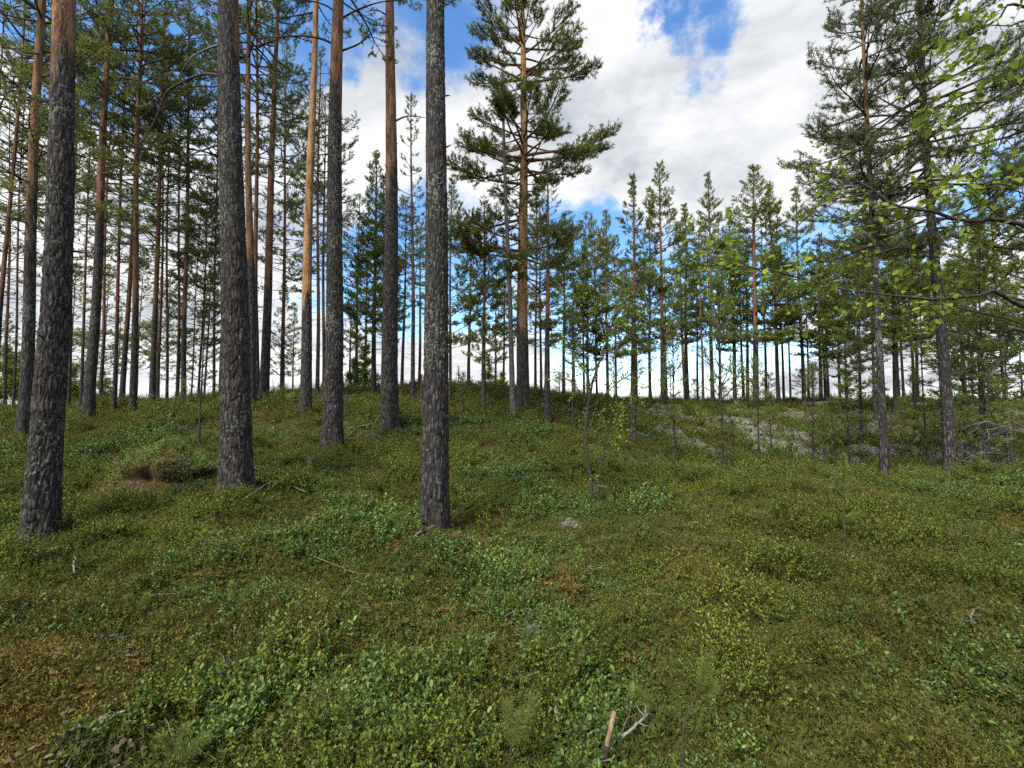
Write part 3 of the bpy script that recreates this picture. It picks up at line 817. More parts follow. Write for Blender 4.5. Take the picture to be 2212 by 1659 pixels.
# centre ---------------------------------------------------------------
CR['broad'] = [make_crown(610, 15.6, 4.4, 2.05, p_pads, 0.32, (4, 6), (-10, 25), 0.12, n=13, nl=0.09, nw=0.012, sp=0.085, subk=1.8, dead=1.0, dead_from=2.6, wood='limb_orange',
                          limb_r=1.35, skip=0.15, pads=0.5, extra=((8.2, 0.10, 12, 3.1, 0.22), (8.0, 0.0, 8, 2.8, 0.25), (10.6, 0.05, 2, 2.4, 0.3), (6.2, 3.0, -4, 2.6, 0.0), (5.2, 3.3, -2, 2.3, 0.1), (7.3, 3.2, 0, 2.6, 0.1)))]
pine('tall broad-crowned pine with orange stem right of centre, foot beside the grey snag', 1130, 891, 14, 27, (1130, 100), ('broad', 0), 15.6, (2.2, 4.2), mat='bark_gold', seed=31, rz=0.0, knots=14, wig=0.03)
CENTRE = [
    ('dark dead-twigged pine left of the grey snag', 1045, 884, 14, 10, (1045, 500), ('cone', 1), 6.6, 'needle'),
    ('reddish pine just right of the broad-crowned pine', 1183, 906, 13, 13, (1182, 450), ('tall', 0), 7.6, 'needle'),
    ('thin pine stem between broad-crowned pine and its reddish neighbour, left one', 1157, 875, 19, 6, None, ('cone', 2), 8.5, None),
    ('thin pine stem between broad-crowned pine and its reddish neighbour, right one', 1169, 890, 16, 6, None, ('thin', 1), 7.0, None),
    ('slim pine right of the reddish pine, first in the row', 1218, 873, 20, 7, (1218, 500), ('cone', 3), 8.4, None),
    ('slim pine right of the reddish pine, second in the row', 1237, 905, 13, 4, None, ('thin', 0), 4.6, None),
    ('slim pine directly behind the young leafy birch, left stem', 1262, 868, 22, 5, None, ('cone', 0), 7.6, None),
    ('slim pine directly behind the young leafy birch, right stem', 1290, 868, 22, 5, None, ('cone', 1), 8.8, None),
    ('slim pine seen above the forks of the young birch', 1313, 866, 21, 7, None, ('cone', 2), 9.0, None),
    ('small far pine behind the central trunk, right side', 1070, 860, 24, 5, None, ('young', 1), 6.5, None),
    ('thin far pine left of the broad-crowned pine', 1088, 860, 23, 5, None, ('cone', 3), 8.0, None),
    ('little pine on the skyline right of the central foreground trunk', 990, 842, 26, 4, None, ('young', 2), 1.7, None),
]
for (lab, u, v, D, w, top, cr, H, _) in CENTRE:
    pine(lab, u, v, D, w, top, cr, H, (1.8, 4.0), mat='bark_far', group='slender pines behind the centre')

# ridge on the right ----------------------------------------------------
RIDGE = [
    ('lone ridge pine with stem foot low in the hollow, right of the young birch', 1368, 953, 11, 12, (1366, 500), ('cone', 0), None, 378, 1.0),
    ('ridge pine with tall pointed crown, second right of the young birch', 1432, 868, 23, 10, None, ('cone', 1), None, 355, 1.0),
    ('ridge pine hidden low between two pointed crowns', 1405, 868, 24, 7, None, ('cone', 2), None, 470, 0.9),
    ('shorter ridge pine with pointed top left of the narrow one', 1485, 868, 25, 9, None, ('cone', 3), None, 440, 0.9),
    ('thin ridge pine with low crown, far left of the gap', 1507, 870, 26, 5, None, ('thin', 0), None, 520, 1.0),
    ('thin straight ridge pine left of the narrow pointed pine', 1519, 884, 22, 6, None, ('thin', 1), None, 490, 1.0),
    ('narrow pointed ridge pine with open crown', 1540, 872, 24, 9, None, ('cone', 2), None, 374, 0.9),
    ('slim ridge pine right of the narrow pointed one', 1588, 874, 25, 9, None, ('cone', 0), None, 455, 0.85),
    ('faint ridge pine behind the slim ones', 1606, 872, 27, 6, None, ('cone', 1), None, 500, 0.9),
    ('thick-stemmed ridge pine with the highest dense crown', 1633, 882, 23, 14, None, ('cone', 3), None, 360, 1.0),
    ('ridge pine with narrow spire crown beside the highest dense one', 1683, 884, 24, 9, None, ('cone', 1), None, 397, 0.75),
    ('thin ridge stem just right of the narrow spire pine', 1694, 881, 25, 6, None, ('thin', 0), None, 480, 0.9),
    ('thin ridge stem left of the open-crowned right pine', 1708, 882, 24, 5, None, ('thin', 1), None, 510, 0.9),
    ('open-crowned ridge pine at the right end of the sky gap', 1737, 876, 24, 9, None, ('cone', 2), None, 405, 0.95),
    ('ridge pine with orange stem right of the sky gap', 1773, 880, 24, 9, (1770, 600), ('cone', 0), None, 505, 0.9),
    ('ridge pine close beside the orange stemmed one', 1784, 882, 25, 7, None, ('cone', 3), None, 540, 0.9),
    ('slim ridge pine with pale lichen ground at its foot', 1816, 893, 21, 7, None, ('cone', 1), None, 520, 0.9),
    ('slim ridge pine second from the pale lichen rock', 1831, 880, 25, 6, None, ('thin', 0), None, 560, 1.0),
    ('ridge pine behind lichened right pine, on its left', 1860, 938, 15, 8, (1855, 600), ('cone', 2), None, 500, 0.9),
    ('ridge pine just left of the lichened right pine', 1891, 906, 19, 9, None, ('cone', 3), None, 470, 1.0),
    ('darker ridge pine between the two lichened right pines', 1937, 887, 20, 14, (1925, 600), ('cone', 0), None, 430, 1.0),
    ('slim ridge pine right of the darker one', 1953, 878, 25, 7, None, ('cone', 1), None, 500, 1.0),
    ('slim ridge pine left of the broad lichened pine', 1975, 882, 24, 8, None, ('cone', 2), None, 470, 1.0),
    ('ridge pine just behind the broad lichened pine', 1984, 882, 25, 7, None, ('cone', 3), None, 450, 1.0),
    ('thin bare-stemmed pine left of the broad lichened pine, foot in the hollow', 2003, 960, 12, 5, None, ('thin', 1), None, 560, 1.0),
    ('ridge pine right of the broad lichened pine', 2087, 910, 18, 9, None, ('cone', 0), None, 430, 1.0),
    ('dark crooked pine with dead twigs near the right edge', 2128, 992, 10, 9, (2112, 600), ('young', 0), None, 470, 0.9),
    ('pine with green crown near the right edge, foot behind dead twigs', 2180, 992, 10.5, 9, None, ('young', 1), None, 390, 1.1),
    ('green bushy pine filling the right picture edge', 2235, 985, 12, 10, None, ('young', 2), None, 350, 1.2),
    ('bushy pine behind the broad lichened pine, lower crown', 2120, 930, 15, 8, None, ('young', 2), None, 480, 1.3),
    ('leafy green pine in the hollow right of the broad lichened pine', 2085, 975, 13, 6, None, ('young', 1), None, 560, 1.1),
]
for (lab, u, v, D, w, top, cr, H, tip, st) in RIDGE:
    if cr[0] == 'cone': cr = ('cone', int(u * 7 + D) % 7)
    pine(lab, u, v, D, w, top, cr, H, (1.8, 5.0), mat='bark_far', group='pines on the right ridge', tip=tip, stretch=st * (1.05, 1.45, 1.2, 1.35, 1.1, 1.5)[int(u) % 6])

_r = np.random.default_rng(909)
CR['back'] = [make_crown(850 + s, 13.0, 5.2 + 0.6 * s, 1.7, p_egg, 0.5, (3, 4), (0, 45), 0.1, n=9, nl=0.11, nw=0.022, sp=0.12, dead=0.8, dead_from=2.0, mat='needle_light', skip=0.15) for s in range(3)]
ORD = ('first', 'second', 'third', 'fourth', 'fifth', 'sixth', 'seventh', 'eighth', 'ninth', 'tenth', 'eleventh', 'twelfth', 'thirteenth', 'fourteenth', 'fifteenth', 'sixteenth',
       'seventeenth', 'eighteenth', 'nineteenth', 'twentieth', 'twenty-first', 'twenty-second', 'twenty-third', 'twenty-fourth')
for i in range(24):                                                    # rows further back, seen only in the gaps
    u = 1235 + i * 42 + _r.uniform(-16, 16)
    pine(ORD[i] + ' pine from the left in the half-hidden back row of the right ridge', u, 868, _r.uniform(27, 34), _r.uniform(5, 8), None, ('back', int(_r.integers(0, 3))), None, (2, 5), mat='bark_far',
         group='back row of the ridge stand', tip=_r.uniform(440, 600), stretch=_r.uniform(0.9, 1.4))
for i in range(14):
    u = 20 + i * 34 + _r.uniform(-12, 12)
    pine(ORD[i] + ' small pine from the left in the distant back row of the left grove', u, 880, _r.uniform(23, 30), _r.uniform(3.5, 6), None, (('young', 'thin')[i % 2], int(_r.integers(0, 3))), None, (1.5, 4), mat='bark_far',
         group='back row of the left grove', tip=_r.uniform(520, 740), stretch=_r.uniform(1.0, 1.4))

for (u, D, tip, lab) in ((768, 20, 420, 'feathery pine in the gap just right of the flaring grey pine'), (786, 24, 500, 'shorter feathery pine in the gap right of the flaring grey pine'), (868, 19, 430, 'feathery pine close right of the scarred pine'),
                         (905, 22, 480, 'feathery pine close left of the central foreground trunk'), (655, 21, 330, 'feathery pine right behind the bright orange crest pine'), (1012, 20, 470, 'feathery pine close right of the central foreground trunk')):
    pine(lab, u, 862, D, 7, None, ('back', int(u) % 3), None, (2, 5), mat='bark_far', group='feathery pines in the centre gaps', tip=tip, stretch=1.3)
for i in range(18):                                                    # low young growth along the skyline of the ridge
    u = 1215 + i * 56 + _r.uniform(-20, 20)
    CRF = CR.get('seedling') or CR.setdefault('seedling', [make_crown(800 + s, 2.2, 0.45 + 0.15 * s, 0.46, p_cone, 0.22, (2, 4), (20, 60), 0.0, n=10, nl=0.075, nw=0.009, sp=0.09, pads=0.3, dead=0.25, dead_from=0.15, mat='needle_light', skip=0.2) for s in range(3)])
    pine(ORD[i] + ' low young pine from the left along the skyline of the right ridge', u, 868, _r.uniform(22, 29), 2.5, None, ('seedling', int(_r.integers(0, 3))), _r.uniform(0.9, 2.4), (2, 5), mat='bark_far',
         group='low young pines on the ridge skyline', stretch=_r.uniform(1.3, 2.2), cat='young pine', name='young_pine')

# the two dark lichened pines on the right
CR['dark'] = [make_crown(700, 12.5, 4.6, 1.4, p_broad, 0.30, (3, 5), (-5, 35), 0.2, n=14, nl=0.075, nw=0.009, sp=0.08, dead=0.9, dead_from=2.2, mat='needle_dark', skip=0.2, subk=1.5, pads=0.42),
              make_crown(701, 13.5, 5.2, 2.1, p_broad, 0.29, (3, 5), (-15, 35), 0.3, n=15, nl=0.075, nw=0.008, sp=0.085, dead=1.3, dead_from=2.6, mat='needle_dark', skip=0.2, subk=1.5, pads=0.42)]
r19, _, _ = pine('slimmer of two lichen-crusted pines with dark crowns on the right, left one', 1911, 1003, 8.5, 19, (1866, 30), ('dark', 0), 12.0, (4.6, 7.5), mat='bark_lichen', seed=61, knots=12)
r20, _, _ = pine('stouter of two lichen-crusted pines with dark crowns, nearer the right edge', 2052, 990, 9.2, 29, (1990, 0), ('dark', 1), 13.0, (9, 12), True, mat='bark_lichen', seed=62, bark=0.010, knots=14)

# young seedling pines in the hollow and on the lichen slope
SEED = [
    (1562, 986, 9.6, 5, 600, 'thin tall young pine with dark stem rising from the hollow edge'),
    (1455, 970, 10.2, 5, 700, 'young thin pine at the left end of the hollow'),
    (1640, 988, 12.8, 4, 770, 'young pine in front of the lichen slope, left of the bushy light one'),
    (1668, 985, 11.5, 4, 850, 'short young pine in front of the lichen slope'),
    (1757, 985, 13.2, 5, 790, 'bushy light green young pine before the pale lichen slope'),
    (1800, 985, 14.5, 4, 850, 'low green young pine left of the lichened right pine'),
    (1958, 985, 10, 4, 860, 'young pine between the two lichened right pines'),
    (1975, 958, 12, 5, 790, 'taller young pine behind, between the two lichened right pines'),
    (2020, 985, 10, 3, 900, 'tiny pine at the foot of the broad lichened pine'),
    (2100, 990, 9.5, 4, 880, 'young pine right of the broad lichened pine, foot in bright shrubs'),
    (2150, 985, 9.8, 4, 820, 'young pine with dry lower twigs at the right edge'),
    (1000, 905, 12, 3, 800, 'small green pine seedling right of the central trunk on the slope'),
    (1130, 960, 9.5, 2, 900, 'tiny pine seedling on the slope below the broad-crowned pine'),
    (1585, 990, 11.8, 3, 905, 'tiny bushy pine low in the hollow, left of the short young pine'),
    (1780, 992, 10.0, 3, 885, 'light young pine just right of the bushy light one'),
    (1835, 990, 11.5, 4, 830, 'young pine with dense lower branches left of the lichened right pine'),
    (2065, 1000, 9.8, 3, 905, 'tiny pine just right of the broad lichened pine foot'),
    (1340, 950, 12.5, 3, 870, 'small bushy pine seedling behind the young birch, right side'),
    (395, 878, 13, 3, 820, 'small green seedling pine at the crest among the left grove'),
]
for i, (u, v, D, w, tip, lab) in enumerate(SEED):
    pine(lab, u, v, D, w, None, ('seedling', i), None, (2.5, 5.0), mat='bark_far', tip=tip, group='young pines on the slope', cat='young pine', name='young_pine', stretch=0.75 if tip < 800 else 1.0, wig=0.012)
# ---------------------------------------------------------------- ground cover


def leaf_batch(acc, rng, pos, dirs, ln, wd, fold=0.25, a=None, upw=0.6):
    """rounded leaves: 6 vertices, folded along the midrib; dirs = where each leaf points"""
    pos = np.asarray(pos, float); d = norm(np.asarray(dirs, float)); k = len(pos)
    if k == 0: return
    ln = np.broadcast_to(ln, (k,))[:, None]; wd = np.broadcast_to(wd, (k,))[:, None]
    up = norm(np.array([0, 0, upw]) + rng.normal(0, 0.35, (k, 3)))
    s = norm(np.cross(d, up)); n = np.cross(s, d)
    lift = n * wd * fold
    V = np.stack([pos, pos + d * ln * 0.30 + s * wd * 0.42 + lift, pos + d * ln * 0.72 + s * wd * 0.44 + lift, pos + d * ln,
                  pos + d * ln * 0.72 - s * wd * 0.44 + lift, pos + d * ln * 0.30 - s * wd * 0.42 + lift], 1).reshape(-1, 3)
    o = np.arange(k)[:, None] * 6
    Q = np.concatenate([o + [0, 1, 2, 3], o + [0, 3, 4, 5]], 1).reshape(-1, 4)
    a = rng.uniform(0, 1, k) if a is None else a
    acc.add(V, Q, None, np.repeat(a, 6))


def two_mats(leaf, stem, name, ml, ms):
    """leaves and stems in one prototype mesh with two material slots"""
    a = Acc(); a.V = leaf.V + stem.V; a.A = leaf.A + stem.A; a.n = leaf.n + stem.n
    nq = sum(len(q) for q in leaf.Q)
    a.Q = leaf.Q + [q + leaf.n for q in stem.Q]; a.T = leaf.T + [t + leaf.n for t in stem.T]
    nt_ = sum(len(t) for t in leaf.T); ns_q = sum(len(q) for q in stem.Q); ns_t = sum(len(t) for t in stem.T)
    me = a.mesh(name, M[ml]); me.materials.append(M[ms])
    idx = np.concatenate([np.zeros(nq), np.ones(ns_q), np.zeros(nt_), np.ones(ns_t)]).astype(np.int32)
    me.polygons.foreach_set('material_index', idx)
    return me


def clump_lingon(seed):
    rng = np.random.default_rng(seed); lf, st = Acc(), Acc(); pp, dd = [], []
    for q in range(5):
        b = np.array([*rng.normal(0, 0.045, 2), -0.02]); az = rng.uniform(0, 6.28); h = rng.uniform(0.06, 0.15)
        d = norm([math.cos(az) * 0.45, math.sin(az) * 0.45, 1])
        tip = b + d * h
        tube(st, [b, b + d * h * 0.5, tip], [0.0016, 0.0013, 0.001], 3, cap=False)
        m = rng.integers(9, 14)
        for i in range(m):
            f = 0.35 + 0.65 * i / (m - 1); p = b + d * h * f; a = i * 2.4 + az
            up = 0.15 + 0.75 * f ** 2 + rng.normal(0, 0.15)
            pp.append(p); dd.append([math.cos(a), math.sin(a), up])
    leaf_batch(lf, rng, pp, dd, rng.uniform(0.015, 0.027, len(pp)), rng.uniform(0.009, 0.014, len(pp)))
    return two_mats(lf, st, 'lingonberry_clump', 'lingon', 'stem')


def clump_bilberry(seed):
    rng = np.random.default_rng(seed); lf, st = Acc(), Acc(); pp, dd = [], []
    for q in range(4):
        b = np.array([*rng.normal(0, 0.04, 2), -0.02]); h = rng.uniform(0.12, 0.26); az = rng.uniform(0, 6.28)
        d = norm([math.cos(az) * 0.35, math.sin(az) * 0.35, 1]); mid = b + d * h * 0.5
        tube(st, [b, mid], [0.0018, 0.0015], 3, cap=False)
        for k in range(4):
            e = norm(d + rng.normal(0, 0.38, 3) * [1, 1, 0.3]); l = h * rng.uniform(0.35, 0.65)
            tube(st, [mid - d * h * 0.15 * k * 0.5, mid + e * l], [0.0013, 0.0009], 3, cap=False)
            for i in range(rng.integers(5, 8)):
                f = 0.15 + 0.85 * i / 6; a = rng.uniform(0, 6.28)
                pp.append(mid + e * l * f); dd.append([math.cos(a), math.sin(a), rng.uniform(0.2, 1.3)])
    leaf_batch(lf, rng, pp, dd, rng.uniform(0.010, 0.018, len(pp)), rng.uniform(0.006, 0.010, len(pp)))
    return two_mats(lf, st, 'bilberry_clump', 'bilberry', 'stem')


def clump_heather(seed):
    rng = np.random.default_rng(seed); lf, st = Acc(), Acc(); tp, td = [], []
    for q in range(14):
        b = np.array([*rng.normal(0, 0.04, 2), -0.02]); d = norm(np.array([*rng.normal(0, 0.4, 2), 1])); h = rng.uniform(0.07, 0.17)
        tube(st, [b, b + d * h], [0.0014, 0.0008], 3, cap=False)
        for f in (0.45, 0.6, 0.75, 0.9, 1.0): tp.append(b + d * h * f); td.append(norm(d + rng.normal(0, 0.4, 3)))
    needles(lf, rng, tp, td, 5, 0.016, 0.004, (25, 70), 0.01)
    return two_mats(lf, st, 'heather_clump', 'heather', 'stem')


def clump_moss(seed, mat='moss'):
    rng = np.random.default_rng(seed); lf = Acc()
    k = 60; p = np.stack([rng.normal(0, 0.05, k), rng.normal(0, 0.05, k), rng.uniform(-0.015, 0.012, k)], -1)
    d = np.stack([rng.normal(0, 0.6, k), rng.normal(0, 0.6, k), np.ones(k)], -1)
    needles(lf, rng, p, d, 4, 0.022, 0.006, (20, 80), 0.006)
    return lf.mesh('moss_clump', M[mat])


def clump_lichen(seed):
    """cushion of reindeer lichen: a crinkled dome with frayed branchlets"""
    rng = np.random.default_rng(seed); a = Acc()
    nr, ns = 5, 10; V = [[0, 0, 0.045]]; T, Q = [], []
    for r in range(1, nr + 1):
        for s in range(ns):
            th = 2 * math.pi * s / ns; rr = r / nr * (0.085 + 0.02 * rng.normal()); zz = 0.05 * (1 - (r / nr) ** 2) + rng.normal(0, 0.008) - 0.01
            V.append([rr * math.cos(th), rr * math.sin(th), zz])
    for s in range(ns): T.append((0, 1 + s, 1 + (s + 1) % ns))
    for r in range(nr - 1):
        for s in range(ns):
            o = 1 + r * ns; Q.append((o + s, o + ns + s, o + ns + (s + 1) % ns, o + (s + 1) % ns))
    a.add(V, Q, T, 0.3)
    k = 70; th = rng.uniform(0, 6.28, k); rr = 0.085 * np.sqrt(rng.uniform(0, 1, k))
    p = np.stack([rr * np.cos(th), rr * np.sin(th), 0.045 * (1 - (rr / 0.09) ** 2)], -1)
    d = np.stack([np.cos(th) * rr * 9, np.sin(th) * rr * 9, np.ones(k)], -1)
    needles(a, rng, p, d, 4, 0.02, 0.006, (15, 70), 0.005)
    return a.mesh('lichen_cushion', M['lichen'])


def clump_litter(seed):
    rng = np.random.default_rng(seed); a = Acc(); k = 5
    p = np.stack([rng.normal(0, 0.06, k), rng.normal(0, 0.06, k), rng.uniform(0.0, 0.03, k)], -1)
    d = np.stack([rng.normal(0, 1, k), rng.normal(0, 1, k), rng.normal(0, 0.2, k)], -1)
    leaf_batch(a, rng, p, d, rng.uniform(0.03, 0.055, k), rng.uniform(0.02, 0.032, k), rng.uniform(-0.3, 0.4, (k, 1)), upw=1.5)
    return a.mesh('leaf_litter', M['litter'])


def clump_twig(seed):
    rng = np.random.default_rng(seed); a = Acc()
    p = np.array([-0.12, 0, 0.035]); pts = [p]
    for i in range(5): p = p + np.array([0.05, rng.normal(0, 0.012), rng.normal(0, 0.008)]); pts.append(p)
    tube(a, pts, np.linspace(0.004, 0.0015, 6), 4)
    for i in (2, 3, 4):
        e = np.array([0.05, rng.choice([-1, 1]) * 0.05, rng.normal(0.01, 0.01)]); tube(a, [pts[i], pts[i] + e * 0.5, pts[i] + e], [0.002, 0.0016, 0.001], 3)
    return a.mesh('fallen_twig', M['dead'])


def scatter_group(name, label, mesh, xy, scale, rng, tilt=0.18, dz=0.0):
    """ONE 'stuff' object: points on the ground with the clump instanced on each"""
    k = len(xy)
    if k == 0: return
    z = height(xy[:, 0], xy[:, 1]) + dz
    me = bpy.data.meshes.new(name)
    me.vertices.add(k); me.vertices.foreach_set('co', np.column_stack([xy, z]).astype(np.float32).ravel())
    rot = np.column_stack([rng.normal(0, tilt, k), rng.normal(0, tilt, k), rng.uniform(0, 6.2832, k)]).astype(np.float32)
    at = me.attributes.new('rot', 'FLOAT_VECTOR', 'POINT'); at.data.foreach_set('vector', rot.ravel())
    at = me.attributes.new('scl', 'FLOAT', 'POINT'); at.data.foreach_set('value', np.asarray(scale, np.float32))
    proto = bpy.data.objects.new(name + '_clump', mesh)
    ng = bpy.data.node_groups.new(name + '_scatter', 'GeometryNodeTree')
    ng.interface.new_socket('Geometry', in_out='INPUT', socket_type='NodeSocketGeometry')
    ng.interface.new_socket('Geometry', in_out='OUTPUT', socket_type='NodeSocketGeometry')
    N, L = ng.nodes.new, ng.links.new
    gi, go = N('NodeGroupInput'), N('NodeGroupOutput')
    iop = N('GeometryNodeInstanceOnPoints'); oi = N('GeometryNodeObjectInfo')
    oi.inputs['Object'].default_value = proto; oi.inputs['As Instance'].default_value = True
    r = N('GeometryNodeInputNamedAttribute'); r.data_type = 'FLOAT_VECTOR'; r.inputs['Name'].default_value = 'rot'
    s = N('GeometryNodeInputNamedAttribute'); s.data_type = 'FLOAT'; s.inputs['Name'].default_value = 'scl'
    L(gi.outputs[0], iop.inputs['Points']); L(oi.outputs['Geometry'], iop.inputs['Instance'])
    L(r.outputs['Attribute'], iop.inputs['Rotation']); L(s.outputs['Attribute'], iop.inputs['Scale'])
    L(iop.outputs[0], go.inputs[0])
    o = link(name, me)
    o.modifiers.new('scatter', 'NODES').node_group = ng
    tag(o, label, None, None, 'stuff')
    return o


def sample_points(rng, n, d0, d1, gamma, umargin=0.35):
    """points in the field of view, density falling with distance"""
    f = rng.uniform(0, 1, n)
    y = (d0 ** (1 - gamma) + f * (d1 ** (1 - gamma) - d0 ** (1 - gamma))) ** (1 / (1 - gamma))
    x = rng.uniform(-1, 1, n) * ((1.106 + umargin) * y + 0.9)
    return np.column_stack([x, y])


def scrub():
    rng = np.random.default_rng(77)
    xy = sample_points(rng, 118000, 0.7, 31.0, 0.06)
    x, y = xy[:, 0], xy[:, 1]
    uu = CU + FPX * x / y
    # keep clear of the thick stems
    keep = np.ones(len(x), bool)
    for o in PINES:
        dx = x - o.location.x; dy = y - o.location.y
        keep &= (dx * dx + dy * dy) > 0.13 ** 2
    bare = fbm(x * 1.7, y * 1.7, 91, 3)                       # thin patches
    leafy_left = sstep(1.0, 0.0, np.hypot((x + 2.35) / 1.0, (y - 2.2) / 1.0))       # bare corner with fallen leaves
    lich = lichen_mask(x, y)
    for (u, v, rr) in MOSSY:
        q = G(u, v); keep &= ~((np.hypot(x - q[0], (y - q[1])) < rr * 0.8) & (rng.uniform(0, 1, len(x)) < 0.6))
    hq = HUMMOCK; keep &= np.hypot((x - hq[0]) / 0.78, (y - hq[1]) / 0.5) > 1
    keep &= ~((np.abs(x - hq[0] + 0.1) < 0.5) & (y < hq[1]) & (y > hq[1] - 0.65) & (rng.uniform(0, 1, len(x)) < 0.25))
    keep &= (rng.uniform(0, 1, len(x)) > 0.75 * sstep(0.52, 0.65, bare)) & (rng.uniform(0, 1, len(x)) > 0.92 * leafy_left) & (rng.uniform(0, 1, len(x)) > 0.6 * lich)
    keep &= ~((y > 19) & (x < -5) & (rng.uniform(0, 1, len(x)) < 0.7))
    cl = fbm(x * 3.0, y * 3.0, 71, 3)                          # tufts and gaps
    keep &= (rng.uniform(0, 1, len(x)) < 0.42 + 0.58 * sstep(0.40, 0.54, cl)) | (y > 9)
    cl = cl[keep]
    xy = xy[keep]; x, y, uu = x[keep], y[keep], uu[keep]
    n = len(x)
    a = fbm(x * 0.75, y * 0.75, 12, 3); b = fbm(x * 0.6 + 9, y * 0.6, 33, 3)
    right = sstep(1300, 1600, uu) * sstep(2.6, 4.2, y) * (1 - sstep(9.0, 12, y))
    nearl = (1 - sstep(3.2, 5.0, y)) * (1 - 0.8 * sstep(1500, 2000, uu))
    pb = np.clip(0.36 + 5.0 * (a - 0.5) + 0.42 * right - 0.62 * nearl, 0.04, 0.95)                    # bilberry
    ph = np.clip(-0.02 + 3.0 * (b - 0.52) + 0.12 * sstep(6, 10, y), 0.02, 0.65)
    t = rng.uniform(0, 1, n)
    kind = np.where(t < pb, 1, 0); kind = np.where(rng.uniform(0, 1, n) < ph, 2, kind)
    sc = rng.uniform(0.75, 1.25, n) * (0.84 + 0.70 * sstep(4, 18, y)) * (0.45 + 1.1 * fbm(x * 1.8, y * 1.8, 55, 3)) * (0.62 + 0.85 * sstep(0.38, 0.68, cl))
    lab = {0: ('lingonberry_shrubs', 'low dark green lingonberry shrubs covering the forest floor', clump_lingon),
           1: ('bilberry_shrubs', 'yellow green bilberry shrubs covering the forest floor', clump_bilberry),
           2: ('heather_shrubs', 'brownish heather and crowberry among the berry shrubs', clump_heather)}
    for k, (nm, lb, fn) in lab.items():
        idx = np.where(kind == k)[0]
        for vv in range(3):
            sel = idx[vv::3]
            scatter_group(nm, lb, fn(900 + 10 * k + vv), xy[sel], sc[sel], rng, 0.22)
    # moss between the shrubs
    m1 = sample_points(rng, 16000, 1.35, 16, 0.7)
    keepm = fbm(m1[:, 0] * 0.9, m1[:, 1] * 0.9, 5, 3) > 0.56
    pts = [m1[keepm]]
    for (u, v, rr) in MOSSY:
        q = G(u, v); k = int(560 * rr * rr / 0.16)
        th = rng.uniform(0, 6.28, k); r = rr * np.sqrt(rng.uniform(0, 1, k)) * rng.uniform(0.6, 1.0, k)
        pts.append(np.column_stack([q[0] + r * np.cos(th), q[1] + r * np.sin(th)]))
    m1 = np.vstack(pts)
    for vv in range(2):
        s = m1[vv::2]; scatter_group('golden_moss', 'golden feather moss between the shrubs', clump_moss(950 + vv), s, rng.uniform(0.8, 1.5, len(s)), rng, 0.2, -0.005)
    m2 = sample_points(rng, 24000, 0.7, 9, 0.2)
    for vv in range(2):
        s = m2[vv::2]; scatter_group('olive_moss', 'olive green moss and needle litter under the shrubs', clump_moss(960 + vv, 'green_moss'), s, rng.uniform(0.9, 1.7, len(s)), rng, 0.2, -0.004)
    # reindeer lichen
    l1 = np.column_stack([rng.uniform(2, 26, 30000), rng.uniform(10.5, 26, 30000)])
    l1 = l1[rng.uniform(0, 1, len(l1)) < lichen_mask(l1[:, 0], l1[:, 1]) * 0.30]
    far = [l1]
    for (u, v, rr, k) in ((1150, 1345, 0.14, 45), (1240, 1135, 0.13, 30), (1640, 1110, 0.10, 20), (2205, 1390, 0.10, 20), (465, 1090, 0.05, 6), (20, 950, 0.2, 6)):
        q = G(u, v); far.append(np.column_stack([q[0] + rng.normal(0, rr * 0.5, k), q[1] + rng.normal(0, rr * 0.5, k)]))
    l1 = np.vstack(far)
    sc = np.where(l1[:, 1] > 10, rng.uniform(1.2, 2.6, len(l1)), rng.uniform(0.4, 0.8, len(l1)))
    for vv in range(2):
        scatter_group('reindeer_lichen', 'pale grey reindeer lichen cushions on the ground', clump_lichen(970 + vv), l1[vv::2], sc[vv::2], rng, 0.2)
    # fallen leaves and twigs
    f1 = np.column_stack([rng.normal(-2.4, 0.42, 380), rng.normal(2.2, 0.42, 380)])
    f2 = sample_points(rng, 900, 1.4, 10, 0.3)
    fs = np.concatenate([rng.uniform(0.35, 0.95, len(f1)), rng.uniform(0.4, 0.8, len(f2))]); f1 = np.vstack([f1, f2])
    for vv in range(2):
        s = f1[vv::2]; scatter_group('fallen_leaves', 'dry brown fallen leaves among the moss', clump_litter(980 + vv), s, fs[vv::2], rng, 0.3, 0.022)
    t1 = sample_points(rng, 420, 1.5, 10, 0.5)
    for vv in range(3):
        s = t1[vv::3]; scatter_group('fallen_twigs', 'thin grey twigs lying among the shrubs', clump_twig(990 + vv), s, rng.uniform(0.35, 0.95, len(s)), rng, 0.25, 0.04)


MOSSY = [(1000, 1185, 0.38), (900, 1175, 0.25), (1180, 1262, 0.26), (1500, 1235, 0.30), (1440, 1260, 0.22), (455, 1015, 0.25), (250, 1045, 0.2), (235, 935, 0.35), (130, 930, 0.3),
         (1350, 935, 0.6), (180, 1290, 0.22), (60, 1420, 0.3), (30, 1600, 0.4), (160, 1560, 0.35), (1310, 1470, 0.12), (2200, 1160, 0.2), (700, 1120, 0.2), (2170, 1270, 0.12)]
HUMMOCK = G(352, 1040)
scrub()
# ---------------------------------------------------------------- birches


